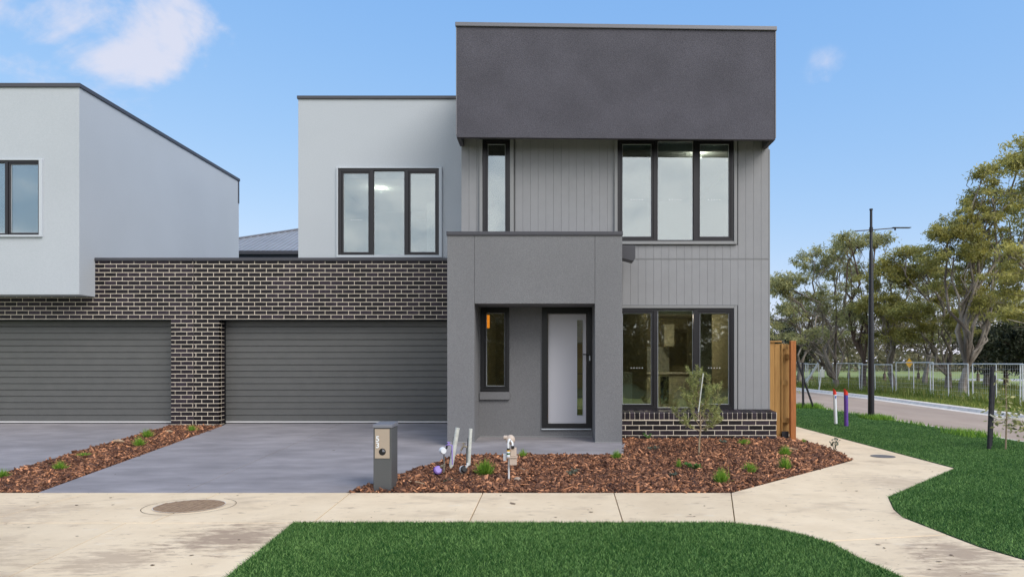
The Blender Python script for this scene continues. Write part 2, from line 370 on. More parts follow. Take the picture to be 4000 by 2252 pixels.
def rect_minus(r, holes):
    rs = [r]
    for h in holes:
        o = []
        for (a0, a1, b0, b1) in rs:
            x0, x1, z0, z1 = h
            if x0 >= a1 or x1 <= a0 or z0 >= b1 or z1 <= b0: o.append((a0, a1, b0, b1)); continue
            if b0 < z0: o.append((a0, a1, b0, z0))
            if z1 < b1: o.append((a0, a1, z1, b1))
            zz0, zz1 = max(b0, z0), min(b1, z1)
            if a0 < x0: o.append((a0, x0, zz0, zz1))
            if x1 < a1: o.append((x1, a1, zz0, zz1))
        rs = o
    return rs
def inside(px, py, poly):
    """vectorised point in polygon"""
    c = np.zeros(len(px), bool); n = len(poly)
    for i in range(n):
        x0, y0 = poly[i]; x1, y1 = poly[i - 1]
        t = ((y0 > py) != (y1 > py)) & (px < (x1 - x0) * (py - y0) / ((y1 - y0) or 1e-9) + x0); c ^= t
    return c

# ------------------------------------------------------------------ ground
PROF = [(-900, -.05), (9.0, -.05), (9.55, -.10), (15.0, -.26), (16.5, -.27), (22, -.38), (60, -.42), (900, -.45)]
def gz(x): return float(np.interp(x, [p[0] for p in PROF], [p[1] for p in PROF]))
g = MB(); ys = [-300, -40, 0, 10, 20, 30, 45, 70, 120, 300, 1500]
for i, y in enumerate(ys):
    for x, z in PROF: g.v.append((x, y, z))
for i in range(len(ys) - 1):
    for j in range(len(PROF) - 1):
        n_ = len(PROF); g.f.append((i * n_ + j, i * n_ + j + 1, (i + 1) * n_ + j + 1, (i + 1) * n_ + j))
struct(build(g, 'ground', 'field', origin=(0, 0, 0)))

def slope_drive(x, y): return .26 * (y - 8.07) / 5.91
def bed_z(x, y):
    # the bed falls to the level of the path along its diagonal and right edges
    d1 = (x - 2.17) * -.712 + (y - 8.07) * .702
    return -.012 + np.minimum(np.minimum(.2 * (y - 8.07) / 3.9, np.maximum(.13 * d1, 0)), np.maximum(.22 * (5.02 - x), 0))
def strip_z(x, y): return -.02 + .26 * (y - 8.07) / 5.91

# footpath of separate slabs
GAP = .006
foot = empty('footpath', (0, 7.3, 0), None, None, kind='structure')
def slab(pts, parent=foot, top=0.0, m='concrete', bottom=-.10):
    c = Vector((sum(p[0] for p in pts) / len(pts), sum(p[1] for p in pts) / len(pts)))
    q = []
    for x, y in pts:
        d = Vector((x, y)) - c; d = d * (1 - GAP * 1.2 / max(d.length, .1)); q.append((c.x + d.x, c.y + d.y))
    return build(MB().prism(q, top, bottom), 'slab', m, parent, bevel=.004)
Y0, Y1 = 6.55, 8.07
xn = [-14.5, -13.0, -11.5, -10.0, -8.5, -7.0, -5.45, -3.79, -2.245, -.75, .73, 1.80]; xf = [-14.5, -13.0, -11.5, -10.0, -8.5, -7.0, -5.40, -3.86, -2.32, -.757, .79, 2.17]
for i in range(len(xn) - 1):
    slab([(xn[i], Y0), (xn[i + 1], Y0), (xf[i + 1], Y1), (xf[i], Y1)])
slab([(1.80, 6.55), (2.03, 6.37), (2.41, 5.88), (3.57, 6.10), (3.53, 6.77), (3.63, 7.15), (3.89, 7.79), (5.92, 9.9), (4.80, 10.74), (2.17, 8.07)])
slab([(2.41, 5.88), (2.44, 5.4), (2.53, 4.89), (2.6, 2.6), (4.05, 2.6), (3.9, 4.5), (3.72, 5.3), (3.6, 5.7), (3.57, 6.10)])
for (a, b_) in (((4.80, 10.74, 5.92, 9.9), (5.03, 12.9, 5.96, 12.9)), ((5.03, 12.9, 5.96, 12.9), (5.07, 15.9, 6.0, 15.9)),
                ((5.07, 15.9, 6.0, 15.9), (5.05, 19, 6.0, 19)), ((5.05, 19, 6, 19), (5.05, 23.3, 6, 23.3))):
    slab([(a[0], a[1]), (a[2], a[3]), (b_[2], b_[3]), (b_[0], b_[1])])
xo = empty('vehicle_crossing', (-5, 4.5, 0), None, None, kind='structure')
for (a0, a1, b0, b1) in ((-2.10, -2.42, -3.62, -4.03), (-3.62, -4.03, -6.0, -6.3), (-6.0, -6.3, -8.5, -8.6), (-8.5, -8.6, -11.0, -11.0)):
    slab([(b0, 2.6), (a0, 2.6), (a1, 6.55), (b1, 6.55)], xo)
struct(BX('street', 'asphalt', None, -60, 60, -6, 2.55, -.14, -.075))

# lawns: a base sheet with blades standing on it
FRONT = [(-2.42, 6.54), (-2.10, 2.6), (2.6, 2.6), (2.53, 4.89), (2.44, 5.4), (2.41, 5.8), (2.28, 6.08), (2.03, 6.37), (1.74, 6.54)]
RIGHT = [(6.0, 23.3), (6.0, 16.7), (5.93, 9.93), (3.89, 7.79), (3.63, 7.15), (3.53, 6.77), (3.57, 6.13), (3.6, 5.7), (3.72, 5.3), (3.9, 4.5), (4.05, 2.6), (9.2, 2.6), (9.2, 23.3)]
lawn_f = struct(build(MB().prism(list(FRONT), .004, -.1), 'lawn', 'lawn_soil'))
lawn_r = struct(build(MB().prism(list(RIGHT), .004, -.1), 'lawn', 'lawn_soil'))
def blades(name, poly, n, h0, h1, w, m, dens=None, z=0.0, lean=.55, zf=None, clump=0):
    P = np.array(poly); lo, hi = P.min(0), P.max(0)
    x = rng.uniform(lo[0], hi[0], n * 2); y = rng.uniform(lo[1], hi[1], n * 2)
    if dens is not None:
        k = rng.random(len(x)) < dens(x, y); x, y = x[k], y[k]
    k = inside(x, y, poly); x, y = x[k], y[k]
    c = len(x); a = rng.uniform(0, 2 * pi, c); h = rng.uniform(h0, h1, c); la = rng.uniform(0, 2 * pi, c); ll = rng.uniform(.1, lean, c) * h
    zz = np.full(c, z) if zf is None else zf(x, y)
    wd = w * rng.uniform(.6, 1.3, c)
    dx, dy = np.cos(a) * wd / 2, np.sin(a) * wd / 2
    v = np.stack([np.stack([x - dx, y - dy, zz], 1), np.stack([x + dx, y + dy, zz], 1), np.stack([x + np.cos(la) * ll, y + np.sin(la) * ll, zz + h], 1)], 1).reshape(-1, 3)
    f = np.arange(c * 3).reshape(-1, 3); tt = rng.random(c) ** 3.6 * 1.5 if m == 'blade' else rng.random(c) ** 1.5
    patch = .5 + .5 * np.sin(x * 2.1 + 1.3 * np.sin(y * 1.7)) * np.sin(y * 2.9 + x)
    tt = np.clip(tt * (.65 + .5 * patch), 0, 1)
    return tag(mesh_np(name, v, f, m, tt), kind='stuff')
def shrink(poly, d):
    return poly
tag(blades('grass', FRONT, 230000, .014, .036, .0055, 'blade', lean=1.5), 'short dense dark green lawn grass in the foreground bed before the footpath', 'grass')
tag(blades('grass', RIGHT, 900000, .014, .036, .0065, 'blade', dens=lambda x, y: np.clip(1.0 * (6.5 / y) ** 1.25, .12, 1) * np.where(y < 4.3, .0, 1), lean=1.5),
    'short dense dark green lawn grass on the verge right of the concrete path', 'grass')

# side street, kerbs
FAR = [(2.5, 15.1), (21.7, 15.1), (27, 15.6), (34, 16.2), (46, 16.5), (80, 17.5)]
def xfar(y): return float(np.interp(y, [p[0] for p in FAR], [p[1] for p in FAR]))
def road_z(x, y): return gz(x) + .012
yy = [-6, 2.5, 12, 21.7, 27, 34, 46, 60, 80]
rd = MB()
for y in yy:
    for x in (9.5, 12, xfar(y) - .3): rd.v.append((x, y, road_z(x, y)))
for i in range(len(yy) - 1):
    for j in range(2): rd.f.append((i * 3 + j, i * 3 + j + 1, (i + 1) * 3 + j + 1, (i + 1) * 3 + j))
struct(build(rd, 'side_road', 'asphalt', origin=(0, 0, 0)))
struct(build(MB().prism([(-4, 23.4), (9.5, 23.4), (9.5, 36), (-4, 36)], -.035, -.12), 'rear_lane', 'asphalt'))
def kerb(path, prof, name):
    b = MB(); n = len(prof)
    for (y, x) in path:
        for (dx, dz) in prof: b.v.append((x + dx, y, dz))
    for i in range(len(path) - 1):
        for j in range(n - 1): b.f.append((i * n + j, i * n + j + 1, (i + 1) * n + j + 1, (i + 1) * n + j))
    return struct(build(b, name, 'kerb', origin=(0, 0, 0)))
kerb([(2.5, 9.2), (23.4, 9.2)], [(0, -.1), (0, .006), (.12, .004), (.3, -.07), (.32, -.12)], 'kerb')
kerb([(y, xfar(y)) for y in yy[1:]], [(-.42, -.30), (-.4, -.245), (-.08, -.23), (0, -.13), (.26, -.115), (.27, -.35)], 'kerb')

# garden beds
BED = [(-2.36, 8.09), (2.17, 8.09), (4.78, 10.76), (5.02, 12.8), (4.46, 12.8), (4.46, 12.3), (4.03, 12.3), (4.03, 12.05), (1.26, 12.05), (1.26, 11.45), (1.18, 10.47), (-1.34, 10.47)]
STRIP = [(-7.25, 8.09), (-6.05, 8.09), (-6.60, 13.97), (-7.69, 13.97)]
def bed_mesh(poly, zf, name):
    from mathutils.geometry import delaunay_2d_cdt
    pts = []
    for i in range(len(poly)):
        a_, b_ = poly[i], poly[(i + 1) % len(poly)]; n_ = max(1, int(math.dist(a_, b_) / .2))
        pts += [Vector((a_[0] + (b_[0] - a_[0]) * k / n_, a_[1] + (b_[1] - a_[1]) * k / n_)) for k in range(n_)]
    nb_ = len(pts); P = np.array(poly); lo, hi = P.min(0), P.max(0)
    gx, gy = np.meshgrid(np.arange(lo[0] + .1, hi[0], .18), np.arange(lo[1] + .1, hi[1], .18)); k = inside(gx.ravel(), gy.ravel(), poly)
    pts += [Vector((a_, b_)) for a_, b_ in zip(gx.ravel()[k], gy.ravel()[k])]
    vs, es, fs = delaunay_2d_cdt(pts, [], [list(range(nb_))], 1, 1e-5)[:3]
    b = MB(); b.v = [(v.x, v.y, float(zf(v.x, v.y))) for v in vs]; b.f = [tuple(f) for f in fs]
    return struct(build(b, name, 'soil', origin=(0, 0, 0)))
bed_mesh(BED, bed_z, 'garden_bed')
struct(build(MB().prism([(-2.3, 8.10), (2.15, 8.10), (4.7, 10.78), (4.9, 12.8), (-1, 12.8)], -.035, -.2), 'subsoil', 'soil')); struct(build(MB().prism(STRIP, strip_z, -.2), 'garden_bed', 'soil'))
def chips(poly, zf, n, name, label):
    P = np.array(poly); lo, hi = P.min(0), P.max(0)
    x = rng.uniform(lo[0], hi[0], n * 2); y = rng.uniform(lo[1], hi[1], n * 2); k = inside(x, y, poly); x, y = x[k][:n], y[k][:n]
    c = len(x); l_ = rng.gamma(2.6, .0088, c) + .007; w = l_ * rng.uniform(.16, .45, c); t = rng.uniform(.003, .007, c)
    yaw = rng.uniform(0, 2 * pi, c); pit = rng.normal(0, .42, c); rol = rng.normal(0, .5, c)
    z = zf(x, y) + rng.uniform(-.004, .026, c)
    base = np.array([(-1, -.6, -1), (1, -1, -1), (.8, 1, -1), (-1, .7, -1), (-.9, -.7, 1), (1, -.8, 1), (.7, 1, 1), (-1, .8, 1)])
    v = base[None] * np.stack([l_, w, t], 1)[:, None]
    cr, sr = np.cos(rol), np.sin(rol); Yv = v[..., 1] * cr[:, None] - v[..., 2] * sr[:, None]; Zv = v[..., 1] * sr[:, None] + v[..., 2] * cr[:, None]
    cp, sp = np.cos(pit), np.sin(pit); Xv = v[..., 0] * cp[:, None] + Zv * sp[:, None]; Zv = -v[..., 0] * sp[:, None] + Zv * cp[:, None]
    cy, sy = np.cos(yaw), np.sin(yaw); X = Xv * cy[:, None] - Yv * sy[:, None]; Y = Xv * sy[:, None] + Yv * cy[:, None]
    V = np.stack([X + x[:, None], Y + y[:, None], Zv + z[:, None]], 2).reshape(-1, 3)
    F = (np.array([(0, 3, 2, 1), (4, 5, 6, 7), (0, 1, 5, 4), (1, 2, 6, 5), (2, 3, 7, 6), (3, 0, 4, 7)])[None] + (np.arange(c) * 8)[:, None, None]).reshape(-1, 4)
    tt = np.repeat(np.clip(rng.gamma(.9, .26, c), 0, 1), 6)
    return tag(mesh_np(name, V, F, 'mulch', tt), label, 'mulch', kind='stuff')
chips(BED, bed_z, 36000, 'bark_mulch', 'reddish brown bark mulch covering the bed before the porch')
chips(STRIP, strip_z, 11000, 'bark_mulch', 'reddish brown bark mulch in the narrow strip between the driveways')
# leaf litter and dirt specks on the concrete
def specks():
    polys = [[(-9, 3.2), (-2.4, 3.2), (-2.45, 8.0), (-9, 8.0)], [(-2.4, 6.6), (1.8, 6.6), (2.1, 8.0), (-2.4, 8.0)], [(2.0, 6.5), (3.5, 6.2), (3.6, 7.2), (5.8, 9.9), (4.9, 10.6), (2.2, 8)],
             [(2.55, 3.4), (3.8, 3.4), (3.6, 6.1), (2.5, 5.9)], [(-6.0, 8.2), (-2.5, 8.2), (-1.4, 10.4), (-2.5, 13.5), (-6.4, 13.5)]]
    V, F, T = [], [], []
    for pi_, (poly, n) in enumerate(zip(polys, (80, 26, 22, 60, 8))):
        P = np.array(poly); lo, hi = P.min(0), P.max(0); k = 0
        while k < n:
            x, y = rng.uniform(lo, hi)
            if not inside(np.array([x]), np.array([y]), poly)[0]: continue
            k += 1; l_ = rng.gamma(2, .0045) + .003; w = l_ * rng.uniform(.3, .8); a = rng.normal(0, .6); z0 = (slope_drive(x, y) if pi_ == 4 else 0) + .003
            b = len(V); m_ = 6
            for j in range(m_):
                t = 2 * pi * j / m_; px, py = l_ * cos(t) * rng.uniform(.7, 1.2), w * sin(t) * rng.uniform(.7, 1.2)
                V.append((x + px * cos(a) - py * sin(a), y + px * sin(a) + py * cos(a), z0 + rng.uniform(0, .004)))
            F.append([b + j for j in range(m_)]); T.append(rng.random())
    return tag(mesh_np('leaf_litter', np.array(V), np.array(F), 'debris', np.array(T)), 'scattered dark leaf bits and dirt specks on the pale concrete', 'litter', kind='stuff')
specks()

# driveways
dw = empty('driveway', (-4.3, 11, .1), None, None, kind='structure')
J = -4.3
build(MB().prism([(-6.02, 8.09), (J - .005, 8.09), (J - .005, 14.4), (-6.71, 14.4), (-6.60, 13.9)], slope_drive, -.2), 'slab', 'driveway', dw, bevel=.006)
build(MB().prism([(J + .005, 8.09), (-2.39, 8.09), (-1.36, 10.49), (-1.36, 11.42), (-1.67, 11.42), (-1.67, 14.4), (J + .005, 14.4)], slope_drive, -.2), 'slab', 'driveway', dw, bevel=.006)
dn = empty('driveway', (-9.5, 11, .1), None, None, kind='structure')
build(MB().prism([(-12.6, 8.09), (-9.9, 8.09), (-10.1, 14.4), (-12.6, 14.4)], slope_drive, -.2), 'slab', 'driveway', dn, bevel=.006)
build(MB().prism([(-9.888, 8.09), (-7.27, 8.09), (-7.71, 13.97), (-7.69, 14.4), (-10.088, 14.4)], slope_drive, -.2), 'slab', 'driveway', dn, bevel=.006)
struct(BX('subsoil', 'soil', None, -16, 5.2, 8.075, 8.088, -.2, -.03))

# ------------------------------------------------------------------ houses
G, Wp, PF, BXF, LF = 13.98, 12.29, 11.42, 11.78, 13.51
H = empty('townhouse', (-1, 13, .2), 'two storey townhouse with charcoal top box, grey porch and black brick garage front', 'house')
NH = empty('townhouse', (-10, 14, .2), 'pale rendered neighbouring townhouse at left with projecting upper box over its garage', 'house')

def wall(parent, name, m, x0, x1, z0, z1, y0, y1, holes=(), bevel=0):
    b = MB()
    for (a0, a1, b0, b1) in rect_minus((x0, x1, z0, z1), holes): b.box(a0, a1, y0, y1, b0, b1)
    return build(b, name, m, parent, bevel)
def room(parent, x0, x1, y0, y1, z0, z1, wm='inner_wall', cm='inner_white', fm='timber_floor', front=True):
    t = .05
    build(MB().box(x0, x1, y1, y1 + t, z0, z1).box(x0 - t, x0, y0, y1, z0, z1).box(x1, x1 + t, y0, y1, z0, z1), 'interior_wall', wm, parent)
    BX('ceiling', cm, parent, x0 - t, x1 + t, y0, y1 + t, z1, z1 + t); BX('floor', fm, parent, x0 - t, x1 + t, y0, y1 + t, z0 - t, z0)

def window(parent, x0, x1, z0, z1, yf, panes, gm='glass', trim=None, tm='trim_grey', depth=.07, frame='frame', dots=None, yglass=None, fr=.045, sill=None):
    """panes: (kind, gx0, gx1, gz0, gz1) glass rectangles; the outer frame fills the rest"""
    holes = []
    for p in panes:
        kind, a, b_, c, d = p; w = .006 if kind == 'fixed' else .035
        holes.append((a - w, b_ + w, c - w, d + w))
    fb = MB()
    for (a0, a1, b0, b1) in rect_minus((x0, x1, z0, z1), holes): fb.box(a0, a1, yf, yf + depth, b0, b1)
    fo = build(fb, 'window', frame, parent)
    for p in panes:
        kind, a, b_, c, d = p
        yg = yf + depth * .55
        if kind == 'sash':
            sb = MB()
            for r in rect_minus((a - .033, b_ + .033, c - .033, d + .033), [(a, b_, c, d)]): sb.box(r[0], r[1], yf + .012, yf + depth - .01, r[2], r[3])
            build(sb, 'sash', frame, fo, bevel=.004)
        gb = MB(); e = .007
        for r in rect_minus((a + .0015, b_ - .0015, c + .0015, d - .0015), [(a + e, b_ - e, c + e, d - e)]): gb.box(r[0], r[1], yg - .006, yg + .006, r[2], r[3])
        build(gb, 'glazing_bead', 'trim_pale', fo)
        BX('pane', gm, fo, a + e, b_ - e, yg, yg + .005, c + e, d - e)
        if dots is not None and (kind == 'sash' or z0 == W2[2] and x0 == W2[0]):
            db = MB(); cx = (a + b_) / 2
            for i in range(5):
                X = cx + (i - 2) * .050
                db.poly([(X + .009 * cos(-2 * pi * k / 10), yg - .003, dots + .009 * sin(2 * pi * k / 10)) for k in range(10)])
            build(db, 'safety_dot_row', 'white', fo)
    if trim:
        l_, r_, t_, b_ = trim; tb = MB()
        if l_: tb.box(x0 - l_, x0 - .001, yf - .025, yf + .05, z0 - b_, z1 + t_)
        if r_: tb.box(x1 + .001, x1 + r_, yf - .025, yf + .05, z0 - b_, z1 + t_)
        if t_: tb.box(x0, x1, yf - .0245, yf + .05, z1 + .001, z1 + t_)
        if b_: tb.box(x0, x1, yf - .0245, yf + .05, z0 - b_, z0 - .001)
        build(tb, 'window_trim', tm, fo, bevel=.003)
    return fo

# --- bricks
BRK = {}
def brick_obj(parent, x0, x1, z0, z1, yf, dep=.1, name='brick', c=.005):
    k = (round(x1 - x0, 2), round(z1 - z0, 3), dep)
    w, h = k[0], k[1]
    if w < .02 or h < .012: return None
    if k not in BRK:
        b = MB().chbox(0, w, 0, dep, 0, h, c); me = bpy.data.meshes.new('brick'); me.from_pydata(b.v, [], b.f); me.materials.append(M['brick']); BRK[k] = me
    o = bpy.data.objects.new(name, BRK[k]); COL.objects.link(o); o.parent = parent
    j = random.uniform(-.0015, .0015); o.location = Vector((x0, yf + j, z0)) - WO[parent.name]; return o
def brick_rects(x0, x1, z0, z1, holes, bw=.24, bh=.0862, mort=.0125, zorg=None, xorg=0.0):
    out_ = []; zorg = z0 if zorg is None else zorg; r0 = int(math.floor((z0 - zorg) / bh)) ; r = r0
    while zorg + r * bh < z1 - .01:
        za, zb = zorg + r * bh, zorg + (r + 1) * bh - mort
        za, zb = max(za, z0), min(zb, z1); off = xorg + (bw / 2 if r % 2 else 0)
        i = int(math.floor((x0 - off) / bw))
        while off + i * bw < x1 - .005:
            xa, xb = max(off + i * bw, x0), min(off + (i + 1) * bw - mort, x1)
            if xb - xa > .02 and zb - za > .012:
                for q in rect_minus((xa, xb, za, zb), holes):
                    if q[1] - q[0] > .02 and q[3] - q[2] > .012: out_.append(q)
            i += 1
        r += 1
    return out_
GOPEN = (-6.707, -1.9, .0, 2.424); NOPEN = (-12.5, -7.69, .0, 2.424); CAPZ = 3.61
PARTY = -7.236
# our garage wall
mw = wall(H, 'mortar_wall', 'mortar', PARTY + .004, -1.68, .0, CAPZ, G + .006, G + .24, [GOPEN])
rc = brick_rects(PARTY + .006, -1.70, .16, CAPZ, [(GOPEN[0] , GOPEN[1], -1, GOPEN[3])], zorg=2.434 - 27 * .0862, xorg=GOPEN[0] + .0125 - 20 * .24)
rc = [q for q in rc if q[0] < -1.9]
low_wall_n = 75
def vis(q): return (q[0] + q[1]) / 2 < -2.0
rc.sort(key=lambda q: (not vis(q), abs(q[2] - 1.5) * .6 + abs((q[0] + q[1]) / 2)))
LIM = 222
for q in rc[:LIM]: brick_obj(H, *q, G)
sb = MB()
for q in rc[LIM:]: sb.chbox(q[0], q[1], G, G + .1, q[2], q[3], .005)
# reveal bricks at the left jamb of our garage
z = 2.434 - 27 * .0862; r = 0
while z < 2.42:
    if z > .15:
        y0_, y1_ = (G + .105, G + .235)
        sb.box(GOPEN[0] - .1, GOPEN[0] + .0005, y0_ + (.008 if r % 2 else .0), y1_, z, z + .0757)
    z += .0862; r += 1
so = build(sb, 'brickwork', 'brick', H); so['kind'] = 'stuff'
BX('lintel', 'frame_black', H, GOPEN[0], GOPEN[1], G + .008, G + .24, 2.405, 2.424)
BX('control_joint', 'mortar_joint', H, PARTY - .005, PARTY + .005, G + .004, G + .02, .2, CAPZ)
# neighbour brick wall
wall(NH, 'mortar_wall', 'mortar', -13.2, PARTY - .004, .0, CAPZ, G + .006, G + .24, [NOPEN])
rn = brick_rects(-11.45, PARTY - .006, .16, CAPZ, [(NOPEN[0], NOPEN[1], -1, NOPEN[3]), (-14, -9.28, 2.98, 9)], zorg=2.434 - 27 * .0862, xorg=PARTY - .006 - 30 * .24)
for q in rn: brick_obj(NH, *q, G)
BX('lintel', 'frame_black', NH, NOPEN[0], NOPEN[1], G + .008, G + .24, 2.405, 2.424)
BX('parapet_cap', 'cap_dark', H, PARTY + .003, -1.67, G - .03, G + .28, CAPZ, CAPZ + .065, .006)
BX('parapet_cap', 'cap_dark', NH, -9.235, PARTY - .003, G - .03, G + .28, CAPZ, CAPZ + .065, .006)
BX('garage_roof', 'roof_metal', H, PARTY + .01, -1.60, G + .24, 20.4, 3.2, 3.3); BX('garage_roof', 'roof_metal', NH, -13.2, PARTY - .01, G + .24, 20.4, 3.2, 3.3)
BX('garage_side_wall', 'render_pale', H, PARTY + .05, PARTY + .15, G + .24, 20.4, .0, 3.19)
BX('rear_wall', 'render_pale', H, PARTY + .16, -1.6, 20.2, 20.4, .0, 3.19); BX('rear_wall', 'render_pale', NH, -13.2, PARTY - .02, 20.2, 20.4, .0, 3.19)
def garage_door(parent, x0, x1, z0, z1, y, label=None):
    d = BX('garage_door', 'garage', parent, x0, x1, y + .03, y + .05, z0, z1)
    n = 16; h = (z1 - z0 - .05) / n; me = None
    for i in range(n):
        za = z0 + .05 + i * h; gap = .007 if i % 4 == 0 else .002
        b = MB(); zt = za + h - gap
        # ribbed pressing: flat pan with a rounded lower lip
        prof = [(y + .028, za), (y + .006, za + .001), (y, za + .004), (y - .001, za + .010), (y + .014, za + .022), (y + .014, zt - .005), (y + .016, zt), (y + .028, zt)]
        m_ = len(prof)
        for X in (x0, x1):
            for (yy_, zz_) in prof: b.v.append((X, yy_, zz_))
        for j in range(m_ - 1): b.f.append((j, m_ + j, m_ + j + 1, j + 1))
        b.f.append(tuple(range(m_))); b.f.append(tuple(m_ + j for j in reversed(range(m_))))
        build(b, 'slat', 'garage', d)
    BX('weather_seal', 'seal', d, x0, x1, y + .004, y + .03, z0 + .018, z0 + .048); BX('seal_gap', 'black', d, x0, x1, y + .01, y + .03, z0 - .01, z0 + .0175)
    tb = MB().box(x0, x1, y - .012, y - .001, z1 - .012, z1 + .02).box(x0 - .001, x0 + .025, y - .012, y - .001, z0, z1)
    build(tb, 'door_jamb', 'frame_black', d)
    return d
garage_door(H, GOPEN[0] + .002, GOPEN[1], .272, 2.405, 14.225)
garage_door(NH, NOPEN[0], NOPEN[1] - .002, .272, 2.405, 14.225)

# --- low brick wall under the living room window
LW0, LW1, LWF = 1.256, 4.02, 11.97
BX('mortar_wall', 'mortar', H, LW0, LW1 - .004, LWF + .006, 12.28, .05, .655)
zb = .535
for q in brick_rects(LW0, LW1, .12, zb, [], bh=.088, zorg=zb - 10 * .088 + .0, xorg=LW1 - 30 * .24): brick_obj(H, *q, LWF)
x = LW1 - .085; k = 0; sm = None
while x > LW0 - .05:
    xa = max(x, LW0); w = x + .075 - xa
    b = MB(); yb, yf_ = 12.275, LWF - .012
    prof = [(yb, zb + .008), (yb, .700), (yf_ + .035, .676), (yf_ + .010, .667), (yf_, .648), (yf_, zb + .008)]
    if sm is None or abs(w - .075) > .001:
        for X in (0, w):
            for (a_, c_) in prof: b.v.append((X, a_, c_))
        m_ = len(prof)
        for j in range(m_):
            j2 = (j + 1) % m_; b.f.append((j, j2, m_ + j2, m_ + j))
        b.f.append(tuple(reversed(range(m_)))); b.f.append(tuple(m_ + j for j in range(m_)))
        o = build(b, 'sill_brick', 'brick', H, origin=(0, 0, 0)); o.location = Vector((xa, 0, 0)) - WO['townhouse']; me0 = o.data
        if sm is None and abs(w - .075) < .001: sm = me0
    else:
        o = bpy.data.objects.new('sill_brick', sm); COL.objects.link(o); o.parent = H; o.location = Vector((xa, 0, 0)) - WO['townhouse']
    x -= .0855; k += 1
build(MB().prism([(LW0, LWF - .006), (LW1 - .001, LWF - .006), (LW1 - .001, 12.275), (LW0, 12.275)], lambda x, y: .660 + (y - LWF) * .1, .52), 'sill_mortar', 'mortar', H)

# --- cladding tower
X0, X1 = -1.54, 3.986
W1 = (-1.157, -.664, 3.70, 5.53); W2 = (1.264, 3.350, 3.709, 5.53); W3 = (1.264, 3.350, .700, 2.510)
PW = (-1.186, -.677, 1.015, 2.522); DR = (-.090, .800, .36, 2.53)
wall(H, 'wall', 'cladding_gap', X0, X1, .0, 5.62, Wp + .022, Wp + .14, [W1, W2, W3, PW, DR])
BX('side_wall', 'cladding', H, X1 - .12, X1, Wp + .145, 20.4, .0, 5.62); BX('side_wall', 'cladding', H, X0, X0 + .10, Wp + .145, 20.4, 3.0, 5.62)
BX('rear_wall', 'cladding', H, X0, X1, 20.3, 20.4, .0, 5.62)
pit = .13815; x = X0
TR = .055
hu = [(W1[0] - TR, W1[1] + TR + .02, W1[2] - .2, W1[3] + .2), (W2[0] - TR, W2[1] + TR + .01, W2[2] - TR - .01, W2[3] + .2), (W3[0] - TR, W3[1] + TR + .01, .5, W3[3] + TR)]
BMESH = {}
i = 0
while x < X1 - .01:
    xa, xb = x + .001, min(x + pit - .001, X1)
    for (z0_, z1_) in ((3.405, 5.60), (.66, 3.39)):
        if z1_ < 4 and xb < 1.2: continue
        for q in rect_minus((xa, xb, z0_, z1_), hu):
            if q[1] - q[0] < .02 or q[3] - q[2] < .02: continue
            kk = (round(q[1] - q[0], 3), round(q[3] - q[2], 3))
            if kk not in BMESH:
                b = MB().chbox(0, kk[0], 0, .02, 0, kk[1], .0018); me = bpy.data.meshes.new('cladding_board'); me.from_pydata(b.v, [], b.f); me.materials.append(M['cladding']); BMESH[kk] = me
            o = bpy.data.objects.new('cladding_board', BMESH[kk]); COL.objects.link(o); o.parent = H; o.location = Vector((q[0], Wp, q[2])) - WO['townhouse']
    x += pit; i += 1
BX('joint_flashing', 'trim_grey', H, 1.30, X1 + .003, Wp - .006, Wp + .021, 3.391, 3.402)
BX('corner_trim', 'trim_grey', H, X1 + .001, X1 + .02, Wp - .004, Wp + .2, .66, 5.36)
def tri(zlo, zhi, mlo, mhi): return [('sash', 1.355, 1.876, zlo, zhi), ('fixed', 1.990, 2.624, mlo, mhi), ('sash', 2.747, 3.270, zlo, zhi)]
window(H, *W2, Wp - .02, tri(3.797, 5.458, 3.738, 5.508), trim=(TR, TR, 0, TR), dots=4.463)
window(H, *W3, Wp - .02, tri(.788, 2.423, .725, 2.472), gm='glass_low', trim=(TR, TR, TR - .01, 0), dots=1.440)
window(H, *W1, Wp - .02, [('sash', -1.064, -.750, 3.80, 5.458)], trim=(TR, TR + .01, 0, 0))
# rooms of the tower
room(H, -1.38, 3.80, 12.46, 17.2, 3.05, 5.60)
room(H, -1.38, 3.80, 12.46, 18.4, .36, 2.72, wm='olive_wall', cm='inner_white')
BX('upper_floor', 'inner_white', H, -1.43, 3.86, 12.46, 18.4, 2.78, 2.98)
for (wx0, wx1, wz) in ((W2[0], W2[1], 5.40), (W3[0], W3[1], 2.42)):
    BX('pelmet', 'inner_white', H, wx0 + .03, wx1 - .03, 12.47, 12.55, wz, wz + .14)
# kitchen seen through the living room window
BX('kitchen_wall', 'olive_wall', H, 1.5, 2.25, 15.4, 15.5, .361, 2.715); BX('kitchen_column', 'cab', H, 3.05, 3.35, 13.9, 14.3, .361, 2.715)
kc = BX('kitchen_bench', 'cab', H, 2.3, 3.7, 16.6, 17.2, .361, 1.26); BX('benchtop', 'inner_white', kc, 2.26, 3.74, 16.56, 17.2, 1.262, 1.30)
BX('oven', 'cab_dark', kc, 2.75, 2.95, 16.585, 16.598, .55, 1.2)
BX('splashback', 'splash', H, 2.5, 3.2, 17.9, 17.95, 1.30, 1.95); BX('range_cupboard', 'cab', H, 2.95, 3.2, 17.2, 17.6, 1.95, 2.5)
BX('island_bench', 'cab', H, 1.32, 1.62, 13.0, 13.6, .361, 1.35)
